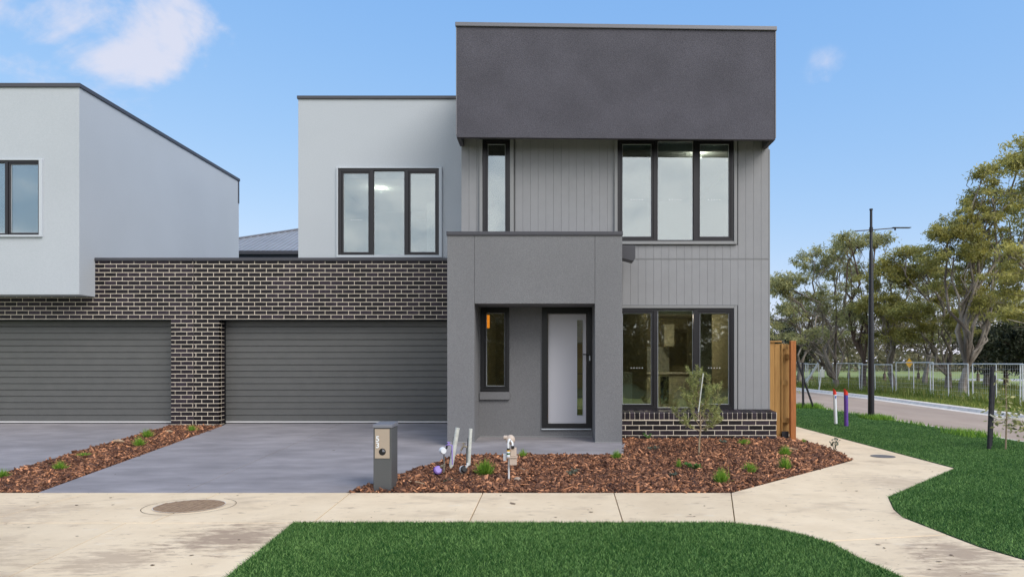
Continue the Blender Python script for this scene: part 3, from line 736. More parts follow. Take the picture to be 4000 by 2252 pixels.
# downlights: lit discs in the ceilings, with the lamp inside each
def downlight(parent, x, y, zc, e=16):
    b = MB(); b.tube([(x, y, zc - .012), (x, y, zc - .002)], .07, 20); o = build(b, 'downlight', 'lamp', parent)
    rb = MB(); rb.tube([(x, y, zc - .008), (x, y, zc - .0015)], .09, 20); build(rb, 'downlight_ring', 'white', o)
    ld = bpy.data.lights.new('downlight_lamp', 'POINT'); ld.energy = e; ld.color = (1, .86, .68); ld.shadow_soft_size = .02
    lo = bpy.data.objects.new('downlight_lamp', ld); COL.objects.link(lo); lo.parent = o; WO[lo.name] = Vector((x, y, zc - .1)); lo.location = Vector((x, y, zc - .1)) - WO[o.name]
downlight(H, 2.97, 13.2, 5.60, 10); downlight(H, 2.45, 15.6, 2.72, 20)  # the kitchen one is added, placed to brighten the room behind the lower panes

# --- charcoal box
bx0, bx1 = -1.56, 3.935
def zt(x, y): return 7.315 - .075 * (x - bx0) / (bx1 - bx0)
def zbm(x, y): return 5.412 - .045 * (x - bx0) / (bx1 - bx0)
build(MB().prism([(bx0, BXF), (bx1, BXF), (bx1, BXF + .07), (bx0, BXF + .07)], zt, zbm), 'upper_box', 'render_black', H, bevel=.006)
build(MB().prism([(bx0 + .001, BXF + .0705), (bx1 - .001, BXF + .0705), (bx1 - .001, 12.5), (bx0 + .001, 12.5)], zt, 5.63), 'upper_box', 'render_black', H)
for (xa, xb) in ((bx0 + .0005, bx0 + .07), (bx1 - .07, bx1 - .0005)): build(MB().prism([(xa, BXF + .0705), (xb, BXF + .0705), (xb, Wp - .008), (xa, Wp - .008)], 5.629, zbm), 'cheek', 'render_black', H)
build(MB().prism([(bx0, 12.501), (bx1, 12.501), (bx1, 20.4), (bx0, 20.4)], zt, 5.63), 'upper_box', 'render_black', H)
build(MB().prism([(bx0 - .02, BXF - .03), (bx1 + .02, BXF - .03), (bx1 + .02, 20.43), (bx0 - .02, 20.43)], lambda x, y: zt(x, y) + .072, lambda x, y: zt(x, y) + .001), 'roof_cap', 'cap_silver', H, bevel=.008)
BX('soffit', 'cladding', H, bx0 + .071, bx1 - .071, BXF + .072, Wp - .001, 5.612, 5.629)
BX('corner_bead', 'cap_silver', H, bx0 - .008, bx0 + .006, BXF - .008, BXF + .02, 5.45, 7.31); BX('corner_bead', 'cap_silver', H, bx1 - .006, bx1 + .008, BXF - .008, BXF + .02, 5.40, 7.24)

# --- middle pale box
mx0, mx1 = -5.10, -1.545; MW = (-4.277, -2.211, 3.735, 5.506); MF = G + .04
wall(H, 'wall', 'render_pale', mx0, mx1, CAPZ + .07, 6.93, MF, MF + .2, [MW])
BX('side_wall', 'render_pale', H, mx0 + .003, mx0 + .2, MF + .2, 20.4, 3.3, 6.93); BX('rear_wall', 'render_pale', H, mx0 + .2, mx1, 20.2, 20.4, 3.31, 6.93)
BX('roof', 'roof_metal', H, mx0 + .2, mx1, MF + .2, 20.2, 6.6, 6.7)
BX('roof_cap', 'cap_dark', H, mx0 - .02, mx1, MF - .03, 20.42, 6.931, 6.995, .006)
def mtri(): return [('sash', -4.175, -3.663, 3.80, 5.417), ('fixed', -3.551, -2.927, 3.742, 5.46), ('sash', -2.805, -2.293, 3.80, 5.417)]
window(H, *MW, MF - .015, mtri(), trim=(.03, .06, .03, .05), tm='trim_pale', dots=4.46)
room(H, mx0 + .25, mx1 - .05, MF + .25, 18.5, 3.35, 5.62)
BX('pelmet', 'inner_white', H, -4.25, -2.24, MF + .24, MF + .32, 5.36, 5.56)
BX('wardrobe', 'inner_white', H, -2.9, -1.7, 16.5, 17.2, 3.351, 5.4)
downlight(H, -3.9, 16.0, 5.62, 6)

# --- porch
px0, px1, pt = -1.667, 1.255, 3.655; ox0, ox1, oz = -1.212, .800, 2.52
def porch_piece(x0, x1, z0, z1, name='porch_wall'):
    return build(MB().box(x0, x1, PF, PF + .22, z0, z1), name, 'render_grey', H, bevel=.003)
porch_piece(px0, ox0 - .002, .1, pt); porch_piece(ox0 + .002, ox1 - .002, oz, pt); porch_piece(ox1 + .002, px1, .1, pt)
BX('porch_wall', 'render_grey', H, px0 + .01, ox0 - .008, PF + .221, Wp + .02, .1, pt - .01); BX('porch_wall', 'render_grey', H, ox1 + .008, px1 - .01, PF + .221, Wp - .03, .1, pt - .01)
BX('porch_ceiling', 'render_grey', H, ox0 - .007, ox1 + .007, PF + .221, Wp + .02, oz + .006, oz + .06)
BX('porch_roof', 'cap_dark', H, px0 + .02, px1 - .02, PF + .2, Wp - .06, 3.58, 3.64)
BX('porch_cap', 'cap_dark', H, px0 - .012, px1 + .012, PF - .02, PF + .26, pt + .001, pt + .066, .006)
# back wall of the porch
wall(H, 'wall', 'render_grey', ox0 - .01, ox1 + .01, .1, oz + .005, Wp - .04, Wp + .0215, [PW, DR])
window(H, *PW, Wp - .065, [('sash', PW[0] + .10, PW[1] - .085, PW[2] + .10, PW[3] - .10)], gm='glass_low', frame='frame_black', depth=.09)
BX('window_sill', 'render_grey', H, PW[0] - .02, PW[1] + .01, Wp - .09, Wp - .041, PW[2] - .14, PW[2] - .003, .004)
# front door
df = MB(); fr_ = .075
for q in rect_minus((DR[0], DR[1], DR[2], DR[3]), [(.014, .706, .44, 2.412)]): df.box(q[0], q[1], Wp - .075, Wp + .04, q[2], q[3])
dr = build(df, 'front_door', 'frame_black', H); dr['label'] = 'white front door with narrow glass strip in a black frame'
lf = MB()
for q in rect_minus((.020, .700, .446, 2.406), [(.539, .641, .590, 2.302)]): lf.box(q[0], q[1], Wp - .03, Wp + .015, q[2], q[3])
build(lf, 'door_leaf', 'door', dr, bevel=.002)
gm_ = MB()
for q in rect_minus((.531, .649, .582, 2.310), [(.539, .641, .590, 2.302)]): gm_.box(q[0], q[1], Wp - .036, Wp - .0301, q[2], q[3])
build(gm_, 'glass_bead', 'trim_pale', dr); BX('pane', 'glass_low', dr, .541, .639, Wp - .012, Wp - .006, .592, 2.300)
for zz in (1.33, .92): BX('glazing_bar', 'black_pl', dr, .541, .639, Wp - .018, Wp - .0125, zz, zz + .012)
BX('threshold', 'trim_pale', dr, DR[0] - .01, DR[1] - .01, Wp - .085, Wp - .0405, DR[2] - .022, DR[2] - .001, .002)
hb = MB().box(.735, .765, Wp - .095, Wp - .076, 1.44, 1.78).tube([(.75, Wp - .10, 1.68), (.75, Wp - .13, 1.68), (.64, Wp - .135, 1.68)], .010, 8).tube([(.72, Wp - .10, 1.50), (.72, Wp - .12, 1.50)], .022, 12).tube([(.72, Wp - .09, 1.36), (.72, Wp - .115, 1.36)], .018, 12)
build(hb, 'door_handle', 'black_pl', dr, smooth=True)
BX('lock_plate', 'trim_pale', dr, .752, .770, Wp - .099, Wp - .0955, 1.57, 1.66)
# amber lamp in the hall behind the porch window
lb = MB(); lb.tube([(-1.10, 12.75, 2.18), (-1.10, 12.75, 2.42)], .030, 12); build(lb, 'hall_lamp', 'lamp_amber', H)
# porch slab
def porch_z(x, y): return .13 + .07 * min(1, (y - 10.49) / (PF - 10.49)) if y < PF else .20 + .012 * (y - PF)
pb = MB(); P_ = [(-1.35, 10.49), (1.18, 10.49), (1.30, PF), (-1.66, PF)]
pb.prism([(-1.34, 10.49), (1.17, 10.49), (1.30, 11.40), (-1.34, 11.40)], porch_z, -.1)
ps = build(pb, 'porch_slab', 'driveway', H, bevel=.006)
BX('porch_floor', 'driveway', H, px0 + .02, px1 - .02, 11.401, Wp - .04, -.1, .203)
# painted-over base line along the porch walls
bl = MB().box(ox0 + .0, ox1 - .0, Wp - .046, Wp - .0401, .204, .222).box(px0, ox0, PF - .006, PF - .0005, .197, .215).box(ox1, px1, PF - .006, PF - .0005, .197, .215)
build(bl, 'base_strip', 'trim_grey', H)
# rain head beside the porch
rh = MB(); rx0, rx1 = 1.262, 1.515
rh.v += [(rx0, 11.72, 3.33), (rx1 - .03, 11.72, 3.27), (rx1, 11.72, 3.34), (rx1, 11.72, 3.545), (rx0, 11.72, 3.545)]
rh.v += [(a, 12.0, c) for a, _, c in rh.v[:5]]
rh.f += [(0, 1, 2, 3, 4), (9, 8, 7, 6, 5)] + [(i, 5 + i, 5 + (i + 1) % 5, (i + 1) % 5) for i in range(5)]
build(rh, 'rain_head', 'cap_dark', H, bevel=.006)

# --- neighbour's upper box
nx1 = -9.24; NW = (-11.82, -10.015, 4.052, 5.520)
wall(NH, 'wall', 'render_pale', -16, nx1, 2.88, 6.965, LF, LF + .2, [NW])
BX('side_wall', 'render_pale', NH, nx1 - .2, nx1 - .0, LF + .2002, 20.5, 2.88, 6.965)
BX('rear_wall', 'render_pale', NH, -16, nx1 - .2, 20.3, 20.5, 3.31, 6.965); BX('soffit', 'render_pale', NH, -16, nx1 - .2, LF + .2002, 14.3, 2.88, 2.93)
BX('roof', 'roof_metal', NH, -16, nx1 - .2, LF + .2, 20.3, 6.6, 6.7)
BX('roof_cap', 'cap_dark', NH, -16, nx1 + .03, LF - .03, 20.53, 6.966, 7.045, .006)
build(MB().box(nx1 + .0005, nx1 + .012, 20.44, 20.512, 6.3, 6.965), 'rain_pipe', 'cap_dark', NH)
window(NH, *NW, LF - .015, [('fixed', -11.76, -10.705, 4.09, 5.475), ('sash', -10.605, -10.055, 4.10, 5.45)], trim=(.06, .06, .03, .04), tm='trim_pale')
room(NH, -15.8, nx1 - .25, LF + .25, 18.0, 3.4, 5.62)
BX('roller_blind', 'blind', NH, -11.78, -10.05, LF + .09, LF + .095, 4.08, 5.50)

# --- house behind with hipped metal roof
RH = empty('rear_house', (-7, 29, 0), 'low hipped corrugated grey metal roof with dark gutter seen between the two townhouses', 'house')
a, p4, yB, zE = -13.56, .4, 24.0, 5.45; xE = -1.5; yC = 34.0; rr = (yC - yB) / 2
rf = build(MB().poly([(a, yB, zE), (xE, yB, zE), (xE - rr, yB + rr, zE + p4 * rr), (a + rr, yB + rr, zE + p4 * rr)]).poly([(a, yC, zE), (a, yB, zE), (a + rr, yB + rr, zE + p4 * rr)])
      .poly([(xE, yB, zE), (xE, yC, zE), (xE - rr, yB + rr, zE + p4 * rr)]).poly([(xE, yC, zE), (a, yC, zE), (a + rr, yB + rr, zE + p4 * rr), (xE - rr, yB + rr, zE + p4 * rr)]), 'roof', 'roof_metal', RH)
rb = MB(); xx = a + .15; rbs = []
while xx < xE - .1:
    t = min(rr, xx - a, xE - xx)
    if -12.2 < xx < -8.2:
        build(MB().tube([(xx, yB, zE + .014), (xx, yB + t, zE + p4 * t + .014)], .022, 5), 'roof_rib', 'roof_metal', rf)
    xx += .19
hc = MB().tube([(a, yB, zE + .03), (a + rr, yB + rr, zE + p4 * rr + .03), (xE - rr, yB + rr, zE + p4 * rr + .03), (xE, yB, zE + .03)], .05, 6); build(hc, 'ridge_cap', 'cap_silver', rf)
BX('gutter', 'cap_dark', RH, a - .1, xE + .1, yB - .12, yB - .01, zE - .13, zE + .0, .01); BX('fascia', 'cap_dark', RH, a, xE, yB, yB + .03, zE - .4, zE - .03)
BX('wall', 'render_pale', RH, a + .5, xE - .5, yB + .5, yC - .5, 0, zE - .1)

# ------------------------------------------------------------------ timber fence by the corner
TF = empty('timber_fence', (4.2, 12.5, .15), 'new yellow pine paling fence with an orange end post beside the house corner', 'fence')
build(MB().box(4.35, 4.445, 12.20, 12.29, .02, 1.925), 'post', 'timber_orange', TF, bevel=.006)
for i, (x0, x1, t) in enumerate(((4.005, 4.115, 1.90), (4.12, 4.225, 1.875))): build(MB().box(x0, x1, 12.36, 12.38, .18, t), 'paling', 'timber_yellow', TF, bevel=.003)
BX('fence_cap', 'timber_yellow', TF, 4.0, 4.235, 12.33, 12.42, 1.902, 1.93, .003)
for z in (.45, 1.13, 1.78): build(MB().box(4.228, 4.349, 12.34, 12.385, z, z + .09), 'rail', 'timber_yellow', TF, bevel=.003)
build(MB().box(4.228, 4.25, 12.33, 12.38, .3, 1.88), 'stile', 'timber_yellow', TF, bevel=.003)
for i in range(12):
    x0 = 4.005 + i * .106
    if x0 > 4.35: break
    build(MB().box(x0, x0 + .103, 12.42, 12.438, .25, 1.86), 'paling', 'timber_yellow', TF, bevel=.002)
for i in range(28):
    y0 = 12.5 + i * .26; build(MB().box(4.40, 4.42, y0, y0 + .25, .1, 1.86), 'paling', 'timber_yellow', TF)
for z in (.45, 1.6): build(MB().box(4.33, 4.399, 12.3, 19.8, z, z + .09), 'rail', 'timber_yellow', TF)
build(MB().box(4.228, 4.349, 12.30, 12.33, .12, .30), 'plinth_board', 'stake', TF)
struct(build(MB().prism([(4.47, 12.35), (5.0, 12.6), (5.03, 20), (4.47, 20)], lambda x, y: .165 if (y < 12.5 and x < 4.6) else .003, -.1), 'gravel', 'gravel'))

# ------------------------------------------------------------------ letterbox
LB = empty('letterbox', (-1.965, 8.34, -.01), 'tall charcoal pillar letterbox numbered 53 with a beige front plate', 'letterbox')
bd = build(MB().box(-2.075, -1.858, 8.17, 8.50, -.02, .752), 'body', 'letterbox', LB, bevel=.006)
build(MB().prism([(-2.082, 8.155), (-1.850, 8.155), (-1.850, 8.515), (-2.082, 8.515)], lambda x, y: .795 + (y - 8.155) * .03, .754), 'lid', 'cap_letter', LB, bevel=.006)
pl = build(MB().box(-2.056, -1.880, 8.162, 8.1695, .392, .742), 'front_plate', 'plate', LB, bevel=.002)
def text(ch, x, z, size, y, m, parent, name):
    c = bpy.data.curves.new(name, 'FONT'); c.body = ch; c.size = size; c.extrude = .002; c.offset = .0015; c.align_x = 'CENTER'; c.align_y = 'CENTER'
    o = bpy.data.objects.new('tmp', c); COL.objects.link(o); dg = bpy.context.evaluated_depsgraph_get(); me = bpy.data.meshes.new_from_object(o.evaluated_get(dg))
    bpy.data.objects.remove(o)
    co = np.empty(len(me.vertices) * 3); me.vertices.foreach_get('co', co); co = co.reshape(-1, 3)
    co = np.stack([co[:, 0], -co[:, 2], co[:, 1]], 1); me.vertices.foreach_set('co', co.ravel()); me.materials.clear(); me.materials.append(M[m]); me.update()
    return link_mesh(name, me, None, parent, (x, y, z))
text('5', -2.022, .622, .092, 8.158, 'white', pl, 'numeral'); text('3', -2.022, .546, .092, 8.158, 'white', pl, 'numeral')
def disc(cx, cz, r, y, n=24, a0=0, a1=2 * pi):
    b = MB(); pts = [(cx + r * cos(a0 + (a1 - a0) * k / n), y, cz + r * sin(a0 + (a1 - a0) * k / n)) for k in range(n + (0 if a1 - a0 > 6.2 else 1))]
    if a1 - a0 <= 6.2: pts.append((cx, y, cz))
    b.poly(pts); return b
build(disc(-1.966, .470, .040, 8.1612), 'slot_opening', 'black', pl)
build(disc(-1.966, .470, .032, 8.1606, 12, -.25 * pi * 0, pi / 2), 'slot_liner', 'cap_letter', pl)
rg = MB()
for k in range(24):
    a0, a1 = 2 * pi * k / 24, 2 * pi * (k + 1) / 24; b_ = len(rg.v)
    for (r_, y_) in ((.038, 8.1605), (.042, 8.1605)):
        for a_ in (a0, a1): rg.v.append((-1.966 + r_ * cos(a_), y_, .470 + r_ * sin(a_)))
    rg.f.append((b_, b_ + 1, b_ + 3, b_ + 2))
build(rg, 'slot_rim', 'black_pl', pl)

# ------------------------------------------------------------------ service pipes and meters in the bed
def at(px, py, d): return ((px - 1376) * d / 1720, d, 1.53 - (py - 912) * d / 1720)
def conduit(pb_, pt_, d, r, label):
    a_ = Vector(at(*pb_, d)); b_ = Vector(at(*pt_, d)); c_ = empty('conduit', (a_.x, a_.y, a_.z), label, 'pipe', 'white conduits in the mulch')
    dirn = (b_ - a_).normalized()
    build(MB().tube([a_ - dirn * .06, b_], r, 14), 'pipe', 'plastic_white', c_, smooth=True)
    build(MB().tube([b_ + dirn * .001, b_ + dirn * .010], r * 1.02, 14), 'end_cap', 'plastic_white', c_, smooth=True)
    build(MB().tube([a_ - dirn * .05 + Vector((-.03, .03, 0)), b_ - dirn * .12 + Vector((-.028, .03, 0))], .011, 8), 'riser', 'stake', c_, smooth=True)
conduit((1134, 1176), (1151, 1077), 9.52, .031, 'thicker leaning white conduit nearer the driveway')
conduit((1179, 1166), (1184, 1079), 9.6, .025, 'slimmer upright white conduit beside the porch pier')
wm = empty('water_meter', at(1101, 1205, 8.9), 'purple capped recycled water meter with upper white dial and lilac tap', 'water meter')
D = 9.0
build(MB().tube([at(1092, 1209, D), at(1092, 1190, D), at(1096, 1184, D)], .012, 8), 'riser', 'brass', wm, smooth=True)
mb_ = MB(); c0 = Vector(at(1101, 1181, D)); ax = Vector((.45, -.8, .25)).normalized()
mb_.tube([c0 - ax * .035, c0 - ax * .032, c0 + ax * .02, c0 + ax * .035], [.04, .052, .052, .038], 18); build(mb_, 'meter_cap', 'purple', wm, smooth=True)
mb_ = MB()
for t in (.0, .018, -.018): mb_.tube([c0 + ax * (t - .003), c0 + ax * (t + .003)], .0555, 18)
build(mb_, 'cap_ring', 'purple_deep', wm)
build(MB().tube([at(1106, 1177, D), at(1112, 1170, D), at(1117, 1166, D), at(1116, 1187, D)], [.014, .02, .02, .012], 10), 'elbow', 'brass', wm, smooth=True)
build(MB().tube([at(1117, 1165, D + .05), at(1117, 1142, D + .1)], .010, 8), 'stem', 'black_pl', wm, smooth=True)
c1 = Vector(at(1113.5, 1132, D + .1)); mb_ = MB(); mb_.tube([c1 - Vector((.02, -.02, .0)), c1, c1 + Vector((.02, -.03, 0))], [.04, .047, .038], 16); mb_.ball(c1, .044, 14, 8, (1, .7, 1)); build(mb_, 'dial', 'white', wm, smooth=True)
build(MB().tube([at(1119, 1128, D + .12), at(1124, 1125, D + .12), at(1124, 1119, D + .12)], .012, 8), 'union', 'black_pl', wm, smooth=True)
build(MB().tube([at(1121, 1121, D + .14), at(1128, 1117, D + .14), at(1137, 1119, D + .14), at(1138, 1168, D + .14)], [.009, .012, .010, .008], 8).tube([at(1128, 1118, D + .14), at(1129, 1111, D + .14)], [.007, .011], 8)
      .tube([at(1124.5, 1111, D + .14), at(1133, 1111.5, D + .14)], .006, 6), 'tap', 'purple', wm, smooth=True)
wm2 = empty('water_meter', at(1164, 1203, 9.0), 'black and white ringed water meter with brass tap beside the slimmer conduit', 'water meter')
c2 = Vector(at(1166, 1179, D)); ax = Vector((.5, -.8, .2)).normalized(); mb_ = MB(); mb_.tube([c2 - ax * .04, c2 - ax * .036, c2 + ax * .02, c2 + ax * .034], [.036, .047, .047, .034], 18); build(mb_, 'meter_body', 'black_pl', wm2, smooth=True)
mb_ = MB()
for t in (-.022, .0, .024): mb_.tube([c2 + ax * (t - .005), c2 + ax * (t + .005)], .0492 if t < .02 else .036, 18)
build(mb_, 'meter_ring', 'white', wm2)
build(MB().tube([at(1162, 1207, D), at(1162, 1188, D), at(1164, 1182, D)], .012, 8), 'riser', 'brass', wm2, smooth=True)
build(MB().tube([at(1171, 1176, D), at(1177, 1168, D), at(1176, 1163, D)], [.016, .02, .014], 8), 'elbow', 'galv', wm2, smooth=True)
build(MB().tube([at(1174, 1170, D + .1), at(1174, 1124, D + .2)], .009, 8), 'stem', 'black_pl', wm2, smooth=True)
build(MB().tube([at(1175, 1124, D + .2), at(1169, 1121, D + .2), at(1164, 1123, D + .2), at(1159, 1132, D + .2)], [.012, .014, .014, .012], 8).tube([at(1166, 1120, D + .2), at(1166, 1114, D + .2)], .006, 8)
      .tube([at(1162, 1114, D + .2), at(1170, 1113.5, D + .2)], .007, 6), 'tap', 'brass', wm2, smooth=True)
gm = empty('gas_meter', (-.49, 8.7, .02), 'beige gas meter and regulator on a short steel post in the mulch', 'gas meter')
D = 8.7
build(MB().tube([at(1280, 1214, D), at(1280, 1112, D)], .012, 8), 'post', 'galv', gm, smooth=True)
def gbox(pa, pb2, d0, d1, nm, m_, bev=.006):
    a_ = at(*pa, d0); b_ = at(*pb2, d0); return build(MB().box(min(a_[0], b_[0]), max(a_[0], b_[0]), d0, d1, min(a_[2], b_[2]), max(a_[2], b_[2])), nm, m_, gm, bevel=bev)
mb_ = MB(); c3 = Vector(at(1284, 1105, D + .02)); mb_.ball(c3, .062, 16, 10, (.95, .7, 1.05)); mb_.tube([c3 + Vector((-.085, 0, .03)), c3 + Vector((-.04, 0, .03))], .026, 12); build(mb_, 'regulator', 'plastic_beige', gm, smooth=True)
build(MB().tube([at(1283, 1104, D - .05), at(1280, 1106, D - .07), at(1278, 1113, D - .07), at(1278.5, 1127, D - .06)], [.012, .014, .013, .013], 10).tube([at(1285, 1108, D - .04), at(1289, 1112, D - .05), at(1289.5, 1122, D - .05)], .012, 10), 'hose', 'white', gm, smooth=True)
build(MB().tube([at(1278.5, 1126, D - .06), at(1278.5, 1131, D - .06)], .017, 10).tube([at(1289.5, 1120, D - .05), at(1290, 1127, D - .05)], .02, 10), 'coupling', 'black_pl', gm, smooth=True)
build(MB().tube([at(1278.5, 1132, D - .06), at(1278.5, 1148, D - .06)], .021, 12), 'valve', 'white', gm, smooth=True)
build(MB().tube([at(1278.5, 1138, D - .06), at(1278.5, 1142, D - .06)], .0215, 12), 'valve_label', 'fresh', gm)
build(MB().tube([at(1278.5, 1131, D - .06), at(1278.5, 1134, D - .06)], .0216, 12), 'valve_collar', 'yellow_sign', gm)
gbox((1282.5, 1126), (1299, 1148), D - .05, D + .06, 'meter_body', 'plastic_beige', .012)
gbox((1274, 1148.3), (1301, 1151.5), D - .07, D + .07, 'bracket', 'plastic_beige', .002)
gbox((1281.5, 1152), (1299.5, 1169), D - .06, D + .04, 'lower_box', 'plastic_beige', .004)
gbox((1266, 1140), (1274, 1158), D - .02, D + .03, 'side_box', 'white', .004)

# ------------------------------------------------------------------ covers in the concrete
def cover(x, y, r, label, m_, bars, ring=None):
    c_ = empty('manhole_cover', (x, y, 0), label, 'manhole cover')
    def dpoly(r_, n=40): return [(x + r_ * cos(2 * pi * k / n), y + r_ * .95 * sin(2 * pi * k / n)) for k in range(n)]
    build(MB().prism(dpoly(r), .0065, -.02), 'lid', m_, c_)
    if ring:
        for (ra, rb_, zz, mm) in ((ring, ring + .006, .0035, 'black'), (r + .002, r + .012, .0068, 'kerb')):
            b = MB(); n = 48
            for k in range(n):
                for rad in (ra, rb_): b.v.append((x + rad * cos(2 * pi * k / n), y + rad * .95 * sin(2 * pi * k / n), zz))
            for k in range(n): k2 = (k + 1) % n; b.f.append((2 * k, 2 * k + 1, 2 * k2 + 1, 2 * k2))
            if mm == 'black':
                b.f = [f for i_, f in enumerate(b.f) if not (8 < i_ < 16)]
            build(b, 'surround' if mm == 'kerb' else 'surround_joint', mm if mm == 'kerb' else 'debris', c_)
    for i in range(bars):
        t = -r + (i + .5) * 2 * r / bars; h = math.sqrt(max(0, r * r - t * t)) * .93
        if h > .03: build(MB().prism([(x + t - r * .035, y - h * .95), (x + t + r * .035, y - h * .95), (x + t + r * .035, y + h * .95), (x + t - r * .035, y + h * .95)], .0105, .006), 'rib', m_, c_)
cover(-3.82, 7.31, .345, 'large round rusty ribbed manhole cover in the pale concrete crossing', 'manhole', 11, .455)
cover(5.5, 11.2, .19, 'small round dark access cover in the side path', 'manhole_dark', 0)

# ------------------------------------------------------------------ plants in the beds
def leaf_mesh(name, P0, P1, wd, m_, parent, tints, origin):
    """flat pointed leaves from P0 to P1 (n,3), each a rhombus"""
    d = P1 - P0; ln = np.linalg.norm(d, axis=1, keepdims=True) + 1e-9; d = d / ln
    r_ = rng.normal(size=d.shape); s_ = np.cross(d, r_); s_ /= np.linalg.norm(s_, axis=1, keepdims=True) + 1e-9
    mid = P0 * .55 + P1 * .45; w = (np.full(len(P0), wd) if not hasattr(wd, '__len__') else wd)[:, None] / 2
    V = np.stack([P0, mid + s_ * w, P1, mid - s_ * w], 1).reshape(-1, 3); F = np.arange(len(P0) * 4).reshape(-1, 4)
    return mesh_np(name, V, F, m_, tints, parent, origin)
def tuft(x, y, z, h, sp, n, m_, label, w=.006, flat=0.):
    P0 = np.array([x, y, z]) + rng.normal(0, sp * .16, (n, 3)) * [1, 1, 0]
    a_ = rng.uniform(0, 2 * pi, n); e_ = rng.beta(2, 2.0, n) * (1.35 - flat) + flat * .1
    hh = h * rng.uniform(.55, 1.1, n); rad = np.cos(e_ + .25) * sp * 1.2 * rng.uniform(.4, 1, n)
    P1 = P0 + np.stack([np.cos(a_) * rad, np.sin(a_) * rad, hh * np.sin(e_ * .9 + .25)], 1)
    o = leaf_mesh('grass_tuft', P0, P1, w, m_, None, rng.random(n) ** 1.2, (x, y, z)); return tag(o, label, 'grass tuft', 'grass tufts planted in the mulch')
def shrublet(x, y, z, h, sp, n, m_, label, lw=.016, ll=.03):
    c = empty('small_shrub', (x, y, z), label, 'shrub', 'small shrubs planted in the mulch')
    b = MB(); P0, P1 = [], []
    for i in range(7):
        a_ = random.uniform(0, 2 * pi); r_ = sp * random.uniform(.3, 1); t = Vector((x + r_ * cos(a_), y + r_ * sin(a_), z + h * random.uniform(.6, 1)))
        s = Vector((x, y, z)); m1 = s.lerp(t, .5) + Vector((0, 0, h * .15)); b.tube([s, m1, t], [.004, .003, .0015], 4)
        for k in range(n // 7):
            u = random.uniform(.25, 1); p = s.lerp(m1, u * 2) if u < .5 else m1.lerp(t, u * 2 - 1)
            d = Vector(rng.normal(size=3)); d.z = abs(d.z) * .6; d.normalize(); P0.append(p); P1.append(p + d * ll * random.uniform(.6, 1.2))
    build(b, 'stem', 'sapling_bark', c)
    leaf_mesh('foliage', np.array(P0), np.array(P1), lw, m_, c, rng.random(len(P0)), (x, y, z)); return c
z_ = lambda x, y: float(bed_z(x, y))
for (x, y, h, sp, n, lab, w) in (
    (-.82, 9.05, .21, .15, 420, 'large green grass tuft between the conduits and the gas meter', .006),
    (-.36, 10.3, .13, .08, 150, 'small grass tuft at the porch slab edge right of the gas meter', .006),
    (1.03, 10.15, .14, .09, 150, 'small yellow green grass tuft at the right front corner of the porch slab', .007),
    (2.19, 8.59, .20, .12, 260, 'bright grass tuft nearest the footpath corner', .006),
    (2.74, 9.23, .16, .11, 220, 'grass tuft to the right behind the one nearest the footpath corner', .006),
    (3.36, 9.65, .18, .11, 260, 'front one of the two bright grass tufts near the end of the bed', .006),
    (3.70, 10.63, .16, .11, 260, 'rear one of the two bright grass tufts near the end of the bed', .006),
    (3.29, 11.42, .10, .12, 200, 'low yellow green tuft close to the right end of the low brick wall', .008),
    (4.50, 12.0, .10, .06, 90, 'tiny weedy tuft at the foot of the orange fence post', .006)):
    tuft(x, y, z_(x, y), h * 1.2, sp * 1.15, int(n * 1.3), 'tuft', lab, w)
for (x, y, h, sp, n, lab) in (
    (-7.22, 12.36, .20, .15, 220, 'rear dark green tuft on the left edge of the driveway strip'),
    (-6.80, 11.4, .20, .14, 240, 'green tuft on the right edge halfway up the driveway strip'),
    (-7.11, 10.49, .08, .14, 140, 'flattened straggly tuft halfway along the driveway strip'),
    (-6.72, 9.43, .16, .12, 240, 'front bright green tuft in the middle of the driveway strip'),
    (-6.83, 13.16, .16, .12, 160, 'faded tuft at the foot of the brick pier between the garages'),
    (-7.14, 8.96, .14, .12, 160, 'tuft cut by the left edge of the photo in the driveway strip')):
    tuft(x, y, strip_z(x, y) + .01, h, sp, n, 'tuft', lab)
tuft(-1.28, 8.72, z_(0, 8.72), .06, .16, 80, 'sage', 'flat straggly grass clump under the purple water meter', .007, .0)
shrublet(1.77, 11.9, z_(0, 11.9), .13, .12, 150, 'fresh', 'small leafy green shrub against the low brick wall near the porch')
shrublet(2.0, 9.38, z_(0, 9.38), .11, .17, 420, 'fresh', 'low spreading bright green shrub in the middle of the mulch')
tuft(1.84, 9.55, z_(0, 9.5), .16, .08, 110, 'tuft', 'thin grass tuft rising behind the low spreading green shrub')
shrublet(.32, 9.0, z_(0, 9.0), .10, .10, 140, 'sage', 'sparse grey green shrub between the gas meter and the spreading shrub')
shrublet(1.67, 10.8, z_(0, 10.8), .10, .12, 160, 'sage', 'faint grey green shrub before the porch side of the low wall')
shrublet(1.62, 8.89, z_(0, 8.9), .09, .11, 140, 'sage', 'dull grey green shrub near the footpath left of the brightest tuft')
shrublet(2.95, 11.5, z_(0, 11.5), .08, .10, 110, 'sage', 'dry grey shrub beside the low yellow green tuft by the brick wall')
shrublet(4.75, 11.3, .06, .24, .12, 60, 'sage', 'leggy dark leaved seedling leaning over the side path', .03, .045)
